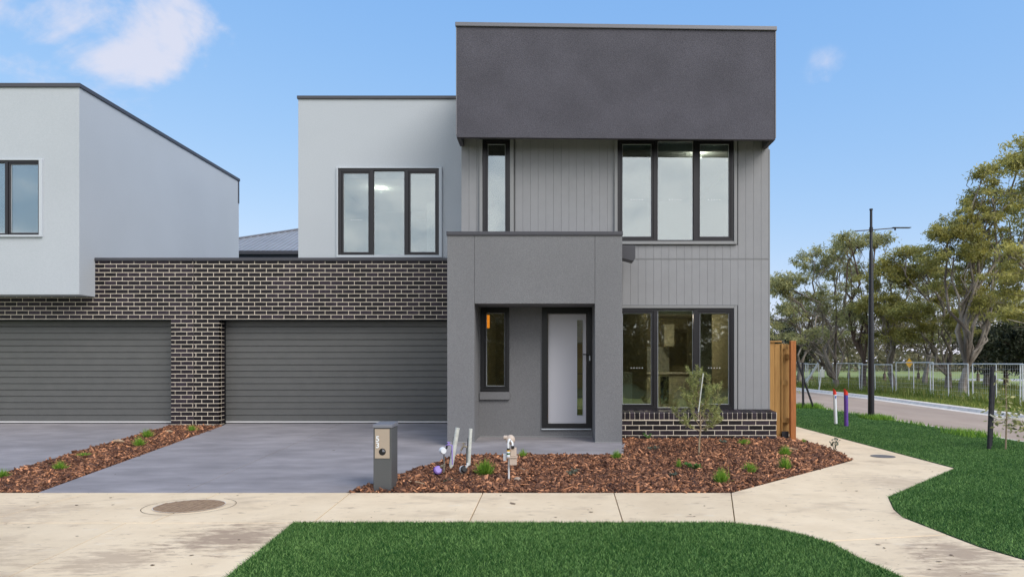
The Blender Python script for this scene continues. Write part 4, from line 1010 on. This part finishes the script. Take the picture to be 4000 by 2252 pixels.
# bark pieces and rocks lying on top
def stick(p0, p1, r, label, m_='sapling_bark'):
    o = build(MB().tube([p0, Vector(p0).lerp(Vector(p1), .5) + Vector((0, .01, .006)), p1], [r * .7, r, r * .5], 6), 'bark_piece', m_); return tag(o, label, 'bark piece', 'large pale bark pieces')
M['pale_wood'] = mat('pale_wood', (.55, .38, .24), (.42, .28, .17), 20, 4, rough=.9)
stick((-7.45, 11.75, .19), (-7.18, 11.6, .20), .028, 'long pale bark piece on the left edge of the driveway strip', 'pale_wood')
stick((-7.22, 12.95, .235), (-7.08, 12.93, .235), .020, 'short whitish bark piece near the brick pier', 'pale_wood')
stick((-.38, 9.35, .10), (-.24, 9.05, .075), .009, 'thin pale splinter right of the gas meter post', 'pale_wood')
stick((-1.72, 8.55, .05), (-1.50, 8.42, .04), .010, 'thin pale splinter between the letterbox and the purple meter', 'pale_wood')
stick((3.75, 10.95, .165), (3.98, 10.85, .16), .012, 'pale splinter near the far tip of the bed', 'pale_wood')
rk = MB(); rk.ball((-.38, 8.73, .045), .045, 9, 5, (1.1, .9, .7)); tag(build(rk, 'rock', 'gravel'), 'small grey rock at the foot of the gas meter post', 'rock')

# young tree in the bed
YT = empty('young_tree', (2.32, 10.46, .10), 'slender young tree with fine grey green leaves before the living room window', 'tree')
tb = MB(); B = Vector((2.32, 10.46, .06)); P0, P1 = [], []
stemp = [B, B + Vector((.012, 0, .30)), B + Vector((.03, 0, .46)), B + Vector((.02, 0, .75)), B + Vector((-.02, .0, 1.1)), B + Vector((-.03, 0, 1.42))]
tb.tube(stemp, [.017, .014, .012, .008, .005, .002], 7)
def on_path(path, u):
    k = u * (len(path) - 1); i_ = min(int(k), len(path) - 2); return Vector(path[i_]).lerp(Vector(path[i_ + 1]), k - i_)
brs = [(.35, -.42, .12, .35), (.40, .25, -.08, .22), (.42, -.18, -.1, .42), (.45, .34, .1, .62), (.5, -.26, .05, .5), (.52, .18, .1, .5), (.55, -.14, -.08, .5), (.42, .14, .04, .78), (.62, -.14, .05, .38),
       (.62, .16, -.05, .30), (.70, -.08, .08, .36), (.38, -.30, -.12, .20), (.4, .34, .14, .16), (.75, .06, -.05, .3), (.48, .30, -.05, .30), (.66, -.12, 0, .46), (.36, .16, .1, .12)]
paths = [(stemp, 1.0)]
for (u, dx, dy, dz) in brs:
    s = on_path(stemp, u); e = s + Vector((dx, dy, dz)); m1 = s.lerp(e, .5) + Vector((dx * .15, 0, -.05)); pth = [s, m1, e]; tb.tube(pth, [.006, .004, .0015], 5); paths.append((pth, 1))
    for k in range(4):
        s2 = on_path(pth, random.uniform(.35, .95)); e2 = s2 + Vector((random.uniform(-.12, .12), random.uniform(-.1, .1), random.uniform(.04, .18))); p2 = [s2, s2.lerp(e2, .5), e2]; tb.tube(p2, [.003, .002, .001], 4); paths.append((p2, .6))
for pth, wgt in paths:
    ln = sum((Vector(pth[i_ + 1]) - Vector(pth[i_])).length for i_ in range(len(pth) - 1))
    for k in range(int(ln * 300)):
        u = random.uniform(.3 if pth is not stemp else .55, 1); p = on_path(pth, u); d = Vector((random.gauss(0, .6), random.gauss(0, .6), random.gauss(.5, .5))).normalized()
        P0.append(p); P1.append(p + d * random.uniform(.03, .075))
build(tb, 'trunk', 'sapling_bark', YT, smooth=True)
leaf_mesh('foliage', np.array(P0), np.array(P1), .009, 'sapling_leaf', YT, rng.random(len(P0)), (2.32, 10.46, .1))
build(MB().tube([at(1757, 1035, 10.3), at(1769, 938, 10.3)], .008, 6), 'cane', 'plastic_white', YT)

# ------------------------------------------------------------------ verge furniture
LP = empty('street_lamp', (8.91, 18.8, 0), 'tall black street lamp pole with thin slanted arms beside the side road', 'street lamp')
X, Yl = 8.91, 18.8
build(MB().tube([(X, Yl, -.05), (X, Yl, 1.6), (X, Yl, 4.55), (X, Yl, 4.60), (X, Yl, 5.73)], [.085, .080, .052, .038, .034], 14), 'pole', 'pole', LP, smooth=True)
build(MB().tube([(X, Yl, 5.72), (X, Yl, 5.76)], .045, 12), 'pole_cap', 'pole', LP)
build(MB().tube([(X, Yl, 5.13), (X, Yl, 5.25)], .05, 12), 'arm_collar', 'pole', LP)
build(MB().tube([(X - .45, Yl, 5.15), (X, Yl, 5.18), (X + .62, Yl, 5.23)], .015, 8), 'arm', 'pole', LP)
lh = MB(); lh.box(X + .58, X + 1.08, Yl - .06, Yl + .06, 5.232, 5.250); lh.tube([(X + .66, Yl, 5.17), (X + .66, Yl, 5.24)], .025, 8); build(lh, 'luminaire', 'pole', LP, bevel=.004)
def marker(x, y, h, r, m_, label, lean):
    c = empty('marker_post', (x, y, 0), label, 'marker post', 'service marker posts on the verge')
    top = Vector((x + lean, y, h)); build(MB().tube([(x, y, -.05), top - Vector((0, 0, .14))], r, 14), 'post', m_, c, smooth=True)
    # slanted red tip
    b = MB(); n = 14; zb_ = h - .139; base = [(top.x + r * 1.03 * cos(2 * pi * k / n), y + r * 1.03 * sin(2 * pi * k / n), zb_) for k in range(n)]
    tp = [(p[0], p[1], zb_ + .10 - .055 * (p[0] - top.x) / r) for p in base]
    b.v = base + tp; b.f = [tuple(range(n))[::-1], tuple(n + k for k in range(n))] + [(k, (k + 1) % n, n + (k + 1) % n, n + k) for k in range(n)]
    build(b, 'tip', 'red', c)
    for dz, rr_ in ((.19, .020), (.225, .012)):
        cxx = top.x - (lean * dz / h); pts = [(cxx + rr_ * cos(2 * pi * k / 12), y - r - .003, h - dz + rr_ * 1.2 * sin(2 * pi * k / 12)) for k in range(12)]
        build(MB().poly(pts[::-1]), 'marking', 'blue', c)
marker(7.22, 17.09, .88, .040, 'white', 'white marker post with a slanted red tip', -.03)
marker(7.20, 16.45, .90, .048, 'purple_deep', 'purple marker post with a slanted red tip', -.01)

def staked(x, y, specs, leaves, label, strap=None, trunk=None):
    c = empty('staked_sapling', (x, y, 0), label, 'sapling')
    for (a_, b_, r_) in specs: build(MB().tube([a_, b_], r_, 8), 'stake', 'stake', c)
    if trunk: build(MB().tube(trunk, [.014, .012, .006][:len(trunk)], 6), 'trunk', 'sapling_bark', c)
    if strap: build(MB().tube(strap, .014, 5), 'tie_strap', 'strap', c)
    if leaves:
        P0, P1 = [], []
        for (cx, cy, cz, sx, sz, n) in leaves:
            for k in range(n):
                p = Vector((cx + random.gauss(0, sx), cy + random.gauss(0, .12), cz + random.gauss(0, sz))); d = Vector((random.gauss(0, 1), random.gauss(0, 1), random.gauss(-.2, .5))).normalized(); P0.append(p); P1.append(p + d * random.uniform(.06, .12))
        leaf_mesh('foliage', np.array(P0), np.array(P1), .045, 'gum_leaf2', c, rng.random(len(P0)), (x, y, 0))
    return c
s1 = (7.80, 12.07)
staked(8.1, 12.07, [((7.80, 12.07, -.02), (7.86, 12.07, 1.47), .034), ((8.10, 12.5, -.02), (8.17, 12.5, 1.30), .034)],
       [(8.36, 12.1, .45, .17, .13, 170), (8.05, 12.1, .60, .10, .10, 40), (8.1, 12.1, .9, .05, .25, 26)],
       'staked leafy sapling at right with two dark stakes and a pale tie strap',
       strap=[(7.79, 12.03, .62), (7.9, 12.0, .545), (8.02, 12.02, .55), (8.10, 12.08, .60), (8.2, 12.1, .55), (8.5, 12.2, .54)], trunk=[(8.08, 12.05, -.02), (8.10, 12.05, .6), (8.08, 12.05, 1.25)])
staked(8.8, 23.0, [((8.62, 23.0, -.02), (8.60, 23.0, 1.55), .04), ((8.98, 23.0, -.02), (8.42, 23.0, 1.60), .035)], [(8.3, 23, .7, .12, .25, 45)],
       'bare sapling with two dark crossed stakes behind the fence post', trunk=[(8.33, 23.0, -.02), (8.35, 23, .6), (8.3, 23, 1.2)])
# weeds along the road edge
for (x0, x1, y0, y1, n, h) in ((8.3, 9.3, 22.9, 23.6, 500, .22), (8.7, 9.3, 18.2, 19.2, 420, .17), (8.6, 9.3, 13.9, 15.0, 260, .16), (9.0, 9.25, 14.8, 23, 300, .12)):
    tag(blades('weeds', [(x0, y0), (x1, y0), (x1, y1), (x0, y1)], n, h * .4, h, .022, 'tuft', lean=.8), 'ragged fresh green weeds growing along the road edge', 'weeds', 'weeds along the road edge')

# ------------------------------------------------------------------ temporary fence beyond the side road
fx = 20.2
posts = [(1960, 0), (2030, .3), (2100, -.15), (2165, .1), (2250, 0), (2344, 0.05), (2442, 0), (2570, 0), (2700, 0), (2830, 0)]
def fpt(px): d = fx * 1720 / (px - 1376); return d
def panel(ya, yb_, lean0, xo, dz, ground=-.36):
    c = empty('fence_panel', (fx + xo, (ya + yb_) / 2, ground), None, 'fence panel', 'temporary mesh fence panels across the side road')
    T, Bt = 1.48 + dz, ground + .06; r_ = .028
    def q(y, z): t = (z - Bt) / (T - Bt); return (fx + xo + lean0 * t * .3, y + lean0 * t, z)
    for y in (ya, (ya + yb_) / 2, yb_): build(MB().tube([q(y, Bt - .05), q(y, T + (.0))], r_ if y != (ya + yb_) / 2 else .022, 6), 'upright', 'galv', c)
    build(MB().tube([q(ya, T), q(yb_, T)], r_, 6), 'rail', 'galv', c); build(MB().tube([q(ya, Bt), q(yb_, Bt)], r_, 6), 'rail', 'galv', c)
    w = MB(); n = int(abs(yb_ - ya) / .15)
    for i in range(1, n): y = ya + (yb_ - ya) * i / n; w.tube([q(y, Bt), q(y, T)], .0022, 3, False)
    for i in range(1, 8): zz = Bt + (T - Bt) * i / 8; w.tube([q(ya, zz), q(yb_, zz)], .003, 3, False)
    o = build(w, 'wire_mesh', 'galv', c); o['kind'] = 'stuff'
    return c
names = ['farthest temporary fence panel at the left behind the sapling stakes', 'second farthest temporary fence panel leaning beside the gum trunk', 'temporary fence panel behind the two marker posts', 'temporary fence panel directly behind the street lamp pole',
         'temporary fence panel just right of the street lamp pole standing slightly higher', 'temporary fence panel in front of the forked gum trunks', 'temporary fence panel left of the tall dark stake', 'nearest temporary fence panel beyond the staked sapling', 'temporary fence panel mostly cut by the right edge']
leans = [0, .5, -.3, .25, 0, .12, .05, 0, 0]; dzs = [0, -.03, .02, -.05, .07, .0, 0, -.02, 0]
for i in range(len(posts) - 1):
    ya, yb_ = fpt(posts[i][0]), fpt(posts[i + 1][0]); pnl = panel(ya - .03, yb_ + .03, leans[i], .08 * (-1) ** i, dzs[i])
    pnl['label'] = names[i]
lp = MB().tube([(20.0 - .2, 52.5, -.1), (20.8, 52.0, 1.75)], .09, 6); tag(build(lp, 'leaning_pipe', 'galv'), 'white pipe leaning diagonally against the far temporary fence', 'pipe')
vb = empty('hanging_sign', (17.9, 43, -.3), 'small white box sign on a leaning post before the far fence', 'sign')
BX('sign_board', 'plastic_white', vb, 17.16, 17.44, 42.95, 43.05, .62, 1.12, .02); build(MB().tube([(17.1, 43.08, -.4), (17.35, 43.08, 1.3)], .04, 6), 'post', 'galv', vb)
ys_ = empty('warning_sign', (32.0, 62, -.4), 'yellow diamond warning sign beyond the fence', 'sign')
cz = 1.52; cx = 32.85; b = MB(); n_ = 4; b.v = [(cx - .34, 62, cz), (cx, 62, cz - .44), (cx + .34, 62, cz), (cx, 62, cz + .44), (cx - .34, 62.04, cz), (cx, 62.04, cz - .44), (cx + .34, 62.04, cz), (cx, 62.04, cz + .44)]
b.f = [(0, 1, 2, 3), (7, 6, 5, 4)] + [(k, 4 + k, 4 + (k + 1) % 4, (k + 1) % 4) for k in range(4)]
build(b, 'sign_face', 'yellow_sign', ys_); build(MB().tube([(cx, 62.08, -.5), (cx, 62.08, cz)], .05, 6), 'post', 'galv', ys_)

# verge grass and weeds beyond the kerb
def gzv(x, y): return np.interp(x, [p[0] for p in PROF], [p[1] for p in PROF]) + 0 * y
tag(blades('verge_grass', [(15.3, 17), (24, 17), (34, 62), (16.9, 62), (16.7, 46), (16.4, 34), (15.8, 27)], 60000, .06, .22, .05, 'weed', zf=gzv, lean=.9), 'yellow green rough grass between the far kerb and the fence', 'grass')
tag(blades('tall_weeds', [(19.0, 20), (27, 20), (40, 75), (20.0, 75)], 60000, .15, .62, .06, 'weed', zf=gzv, lean=.7, dens=lambda x, y: .4 + .6 * (np.sin(x * 1.3) * np.sin(y * .7) > -.2)), 'tall dry brownish weeds growing behind the temporary fence', 'weeds')
M['far_road'] = mat('far_asphalt', (.42, .42, .43), rough=.9)
struct(build(MB().prism([(24, 72), (300, 80), (300, 85), (24, 77)], -.30, -.42), 'far_road', 'far_road'))

# ------------------------------------------------------------------ trees
def gum(name, base, fork, blobs, leaf_m, label, cat='tree', bark='bark', r0=.28, leaves=9000, lsize=(.13, .28), lw=.06, cl_r=.55, group=None, seed=1, trunks=1, bl=None, droop=.5):
    rs = random.Random(seed); rn_ = np.random.default_rng(seed)
    T = empty(name, base, label, cat, group); tb = MB(); Bs = Vector(base); ends = []
    fk = Bs + Vector(fork)
    if trunks == 1:
        tb.tube([Bs - Vector((0, 0, .2)), Bs + Vector((fork[0] * .2, 0, fork[2] * .5)), fk], [r0 * 1.25, r0, r0 * .85], 9)
    def wob(a_, b_, k, amp):
        pts = [a_]
        for i_ in range(1, k): pts.append(a_.lerp(b_, i_ / k) + Vector((rs.gauss(0, amp), rs.gauss(0, amp), rs.gauss(0, amp * .6) + amp * .8 * sin(pi * i_ / k))))
        return pts + [b_]
    tot = sum(b_[6] for b_ in blobs)
    for (bx, by, bz, rx, ry, rz, nc) in blobs:
        c = Vector((bx, by, bz)); st = fk if trunks == 1 else Bs + Vector((rs.uniform(-.3, .3), rs.uniform(-.3, .3), -.1))
        ln = (c - st).length; lr = r0 * (.42 + .12 * rs.random()) * min(1, (ln / 6) ** .5)
        limb = wob(st, c, 5, ln * .05); tb.tube(limb, list(np.linspace(lr, lr * .35, len(limb))), 7)
        # secondary limbs
        secs = []
        for k in range(max(3, nc // 5)):
            s = on_path(limb, rs.uniform(.35, .98)); t = c + Vector((rs.gauss(0, rx * .45), rs.gauss(0, ry * .45), rs.gauss(0, rz * .4)))
            sp_ = wob(s, t, 4, (t - s).length * .07); tb.tube(sp_, list(np.linspace(lr * .42, lr * .14, len(sp_))), 5, False); secs.append(sp_)
        for k in range(nc):
            th = rs.uniform(0, 2 * pi); u = rs.uniform(-.55, 1); q_ = math.sqrt(1 - min(1, u * u)); rad = rs.uniform(.55, 1.0)
            e = c + Vector((rx * q_ * cos(th) * rad, ry * q_ * sin(th) * rad, rz * u * rad))
            sp_ = min(secs, key=lambda s_: (s_[-1] - e).length); s = on_path(sp_, rs.uniform(.55, 1)); tw = wob(s, e, 3, (e - s).length * .08)
            tb.tube(tw, list(np.linspace(max(.012, lr * .12), .008, len(tw))), 4, False); ends.append((e, rs.random()))
            for j in range(2):
                e2 = e + Vector((rs.gauss(0, .5), rs.gauss(0, .5), rs.gauss(.1, .3))) * cl_r * 1.6; tb.tube([on_path(tw, rs.uniform(.4, .9)), e2], [.012, .006], 3, False); ends.append((e2, rs.random()))
    build(tb, 'trunk', bark, T, smooth=True)
    n = leaves; idx = rn_.integers(0, len(ends), n); C_ = np.array([tuple(e[0]) for e in ends])[idx]; tint0 = np.array([e[1] for e in ends])[idx]
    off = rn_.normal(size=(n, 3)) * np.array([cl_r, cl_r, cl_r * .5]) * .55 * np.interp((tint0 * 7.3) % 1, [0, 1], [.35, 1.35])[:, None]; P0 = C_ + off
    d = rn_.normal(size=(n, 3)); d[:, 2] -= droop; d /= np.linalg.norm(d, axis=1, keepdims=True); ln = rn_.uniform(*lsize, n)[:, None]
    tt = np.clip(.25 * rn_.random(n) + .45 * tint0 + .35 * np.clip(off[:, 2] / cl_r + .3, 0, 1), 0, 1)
    leaf_mesh('crown', P0, P0 + d * ln, lw, leaf_m, T, tt, base)
    return T
def pb(px, py, d, rx, rz, n, ry=None):
    """a crown blob whose middle lies at distance d; radii in metres"""
    return ((px - 1376) * d / 1720, d, 1.53 - (py - 912) * d / 1720, rx, ry or rx * .9, rz, n)
def gb(px, d): return ((px - 1376) * d / 1720, d, gz((px - 1376) * d / 1720))
gum('gum_tree', gb(2103, 48), (0, 0, .7), [pb(1985, 725, 47, 1.6, 1.3, 26), pb(2050, 665, 48, 1.7, 1.1, 28), pb(2108, 680, 49, 1.4, 1.5, 24), pb(1970, 805, 47, 1.5, 1.2, 22), pb(2060, 770, 48, 1.8, 1.1, 24), pb(2120, 625, 48, 1.0, .6, 12), pb(1955, 720, 47, 1.1, 1.5, 16), pb(2130, 800, 50, 1.2, 1.0, 14), pb(2020, 850, 46, 1.6, .6, 12)],
    'gum_leaf2', 'broad gum tree with pale limbs fanning from the ground right of the timber fence', r0=.22, leaves=21000, cl_r=.35, seed=3)
gum('gum_tree', gb(2170, 45), (.1, 0, 2.0), [pb(2160, 615, 45, 1.5, .45, 18), pb(2185, 680, 46, .9, .7, 9), pb(2205, 600, 45, 1.0, .25, 10), pb(2135, 600, 45, .9, .25, 9), pb(2150, 800, 45, 1.0, 1.2, 16), pb(2165, 720, 45, .9, .8, 10)],
    'gum_leaf2', 'tall thin crowned gum directly behind the upper part of the lamp pole', bark='bark_dark', r0=.19, leaves=7000, cl_r=.32, seed=5)
gum('gum_tree', gb(2250, 44), (-.3, 0, 1.3), [pb(2235, 695, 43, 1.5, 1.0, 26), pb(2210, 770, 43, 1.5, 1.2, 26), pb(2290, 680, 45, 1.5, .9, 20), pb(2265, 790, 44, 1.3, .9, 18), pb(2230, 850, 44, 1.3, .5, 10)],
    'gum_leaf', 'olive yellow gum tree just right of the lamp pole', r0=.20, leaves=16000, cl_r=.35, seed=8)
gum('gum_tree', gb(2385, 42), (.0, 0, 1.1), [pb(2300, 790, 41, 1.4, .8, 22), pb(2330, 690, 42, 1.5, 1.1, 24), pb(2280, 635, 42, .9, .5, 10), pb(2400, 740, 43, 1.8, 1.0, 20), pb(2360, 830, 41, 1.5, .5, 12), pb(2440, 800, 42, 1.6, .8, 16), pb(2270, 850, 42, 1.3, .45, 9)],
    'gum_leaf', 'pale trunked gum tree behind the fence with low spreading limbs', r0=.21, leaves=18000, cl_r=.35, seed=11)
gum('gum_tree', gb(2420, 37), (.25, 0, 1.6), [pb(2400, 645, 37, 1.7, 1.2, 30), pb(2450, 570, 37, 1.6, 1.1, 28), pb(2380, 590, 37, .9, .6, 12), pb(2500, 500, 37, 1.5, 1.1, 28), pb(2500, 640, 38, 1.6, 1.2, 22), pb(2560, 425, 37, 1.2, .9, 20), pb(2475, 440, 37, .6, .4, 6), pb(2500, 760, 37, 1.8, .8, 22), pb(2580, 560, 37, 1.8, 1.5, 26), pb(2560, 690, 38, 1.6, 1.0, 18), pb(2420, 720, 38, 1.4, .7, 14)],
    'gum_leaf', 'largest gum tree at the right rising highest against the sky', r0=.22, leaves=34000, cl_r=.35, seed=14)
gum('gum_tree', gb(2760, 32), (-.5, 0, 2.6), [pb(2620, 700, 31, 2.2, 1.0, 18), pb(2560, 800, 31, 1.2, .5, 10), pb(2640, 500, 32, 2.0, 1.8, 26), pb(2610, 400, 32, 1.4, 1.2, 22), pb(2540, 640, 31, .9, .4, 5), pb(2720, 600, 33, 2.0, 1.6, 16)],
    'gum_leaf', 'gum tree outside the right edge whose bare limbs reach into the photo', r0=.28, leaves=15000, cl_r=.35, seed=17)
gum('gum_tree', gb(2325, 52), (.2, 0, 1.5), [pb(2320, 760, 52, 1.8, 1.2, 22), pb(2285, 720, 52, 1.4, 1.0, 16), pb(2345, 850, 52, 1.6, .6, 14), pb(2370, 700, 53, 1.6, 1.1, 18)],
    'gum_leaf2', 'grey green gum tree farther back right of the lamp pole', r0=.2, leaves=7000, cl_r=.3, seed=31)
gum('gum_tree', gb(2480, 46), (.1, 0, 1.5), [pb(2470, 700, 46, 1.7, 1.2, 20), pb(2520, 760, 46, 1.6, 1.0, 18), pb(2445, 850, 46, 1.6, .5, 12), pb(2510, 640, 46, 1.6, 1.0, 14)],
    'gum_leaf', 'olive gum tree between the largest gum and the dark evergreen', r0=.2, leaves=7000, cl_r=.3, seed=32)
gum('gum_tree', gb(2010, 55), (.1, 0, 1.5), [pb(2010, 780, 55, 1.9, 1.2, 20), pb(1960, 840, 55, 1.6, .9, 14), pb(2080, 840, 55, 1.8, .6, 14), pb(2090, 740, 55, 1.5, 1.0, 14)],
    'gum_leaf2', 'dull green gum tree farther back behind the timber fence', r0=.2, leaves=6000, cl_r=.3, seed=33)
def conifer_like(px, d, h, r_, label, seed, m_='dark_leaf'):
    b0 = gb(px, d); return gum('dense_tree', b0, (0, 0, h * .25), [(b0[0], b0[1], h * .45, r_, r_, h * .42, 46)], m_, label, bark='bark_dark', r0=.16, leaves=9000, lsize=(.18, .35), lw=.10, cl_r=.75, seed=seed)
conifer_like(2530, 46, 5.4, 2.3, 'dark dense evergreen tree low at the right behind the fence', 21)
conifer_like(2590, 40, 4.6, 1.8, 'dark bushy evergreen cut by the right edge of the photo', 22)
conifer_like(1965, 60, 5.6, 2.8, 'dark bushy tree behind the timber fence post', 23)
for i, (px, d, h, r_) in enumerate([(2040, 62, 7.4, 3.4), (2135, 66, 7.8, 3.4), (2225, 60, 7.6, 3.2), (2310, 64, 8.0, 3.2), (2390, 68, 7.4, 3.4), (2460, 60, 7.6, 3.0)]):
    b0 = gb(px, d)
    lab = ['brownish scrub tree behind the left gum trunks', 'brown twiggy scrub tree left of the lamp pole base', 'brown scrub tree right of the lamp pole above the fence', 'brown scrub tree behind the yellow diamond sign', 'brown scrub tree between the forked gum trunks', 'brown scrub tree left of the dark evergreen'][i]
    gum('scrub_tree', b0, (0, 0, 1.0), [(b0[0], b0[1], h * .55, r_, 1.8, h * .42, 60)], 'brown_leaf', lab, bark='bark_dark', r0=.14, leaves=4800, lsize=(.18, .4), lw=.08, cl_r=.8, seed=40 + i, group='brown scrub trees beyond the fence')
# far wood along the horizon
n = 26000; px_ = rng.uniform(60, 420, n); dy = rng.uniform(150, 190, n); hh = 4.5 + 2 * np.sin(px_ * .11) + 1.2 * np.sin(px_ * .37)
P0 = np.stack([px_, dy, rng.uniform(-.4, 1, n) * 0 + rng.random(n) ** .8 * hh - .3], 1); d = rng.normal(size=(n, 3)); d /= np.linalg.norm(d, axis=1, keepdims=True)
fw = leaf_mesh('distant_wood', P0, P0 + d * 1.3, .8, 'brown_leaf', None, rng.random(n) * .6, (0, 0, 0)); tag(fw, 'far low wood along the horizon beyond the fields', 'wood', kind='stuff')

# across the street, behind the camera: trees, a fence and a house that the windows reflect
first = gum('street_tree', (-9, -22, -.05), (0, 0, 1.6), [(-9, -22, 4.6, 3.4, 2.6, 1.9, 44), (-8, -22, 2.6, 3.4, 2, 1.2, 26)], 'dark_leaf', 'tree across the street, first from the left, reflected in the lower windows', r0=.3, leaves=9000, lsize=(.2, .4), lw=.14, cl_r=.8, seed=61, group='trees across the street')
for i, (x, y, s, rz_, w_) in enumerate([(-3.5, -24, 1.0, 1.1, 'second'), (6.0, -21, .95, 2.5, 'third'), (10.5, -23, 1.05, 3.9, 'fourth'), (15, -22, .95, 5.0, 'fifth'), (20, -24, 1.0, .5, 'sixth')]):
    c = copy_tree(first, (x, y, -.05), scale=s, rz=rz_); c['label'] = 'tree across the street, %s from the left, reflected in the lower windows' % w_
struct(BX('street', 'lawn_soil', None, -60, 60, -30, -6.01, -.10, -.04))
pf = empty('paling_fence', (1.4, -17, 0), 'short pine paling fence across the street, reflected in the front door glass', 'fence')
for i in range(15):
    x0 = -.8 + i * .3; build(MB().box(x0, x0 + .285, -17, -16.98, 0, 1.75), 'paling', 'timber_yellow', pf)
build(MB().box(-.8, 3.7, -17.06, -17.001, 1.3, 1.4), 'rail', 'timber_yellow', pf)
bh = empty('brick_house', (1.5, -23, 0), 'small red brick house across the street behind the paling fence', 'house')
BX('wall', 'red_brick', bh, -1.5, 4.5, -26, -20, 0, 2.9)
build(MB().prism([(-1.9, -26.4), (4.9, -26.4), (4.9, -19.6), (-1.9, -19.6)], 3.0, 2.9).poly([(-1.9, -19.6, 3.0), (4.9, -19.6, 3.0), (2.2, -23, 4.6), (.8, -23, 4.6)]).poly([(4.9, -26.4, 3.0), (-1.9, -26.4, 3.0), (.8, -23, 4.6), (2.2, -23, 4.6)])
      .poly([(4.9, -19.6, 3.0), (4.9, -26.4, 3.0), (2.2, -23, 4.6)]).poly([(-1.9, -26.4, 3.0), (-1.9, -19.6, 3.0), (.8, -23, 4.6)]), 'roof', 'cap_dark', bh)

def added_hedge(x0, x1, label):  # unseen greenery added to cover the bright horizon in the window reflections
    n = 9000; P0 = np.stack([rng.uniform(x0, x1, n), rng.uniform(-19.4, -18.2, n), rng.random(n) ** .7 * (2.5 + 0) - .05], 1); P0[:, 2] *= 1 + .12 * np.sin(P0[:, 0] * 1.7); d = rng.normal(size=(n, 3)); d /= np.linalg.norm(d, axis=1, keepdims=True)
    c = empty('added_hedge', ((x0 + x1) / 2, -18.8, 0), label, 'added_hedge')
    leaf_mesh('foliage', P0, P0 + d * .42, .26, 'dark_leaf', c, rng.random(n), ((x0 + x1) / 2, -18.8, 0))
    build(MB().box(x0 + .2, x1 - .2, -19.1, -18.5, 0, 2.0), 'stems', 'bark_dark', c)
added_hedge(4.0, 22, 'long dark leaf screen added across the street to darken the living room window reflection'); added_hedge(-20, -1.6, 'long dark leaf screen added across the street to darken the porch window reflection')
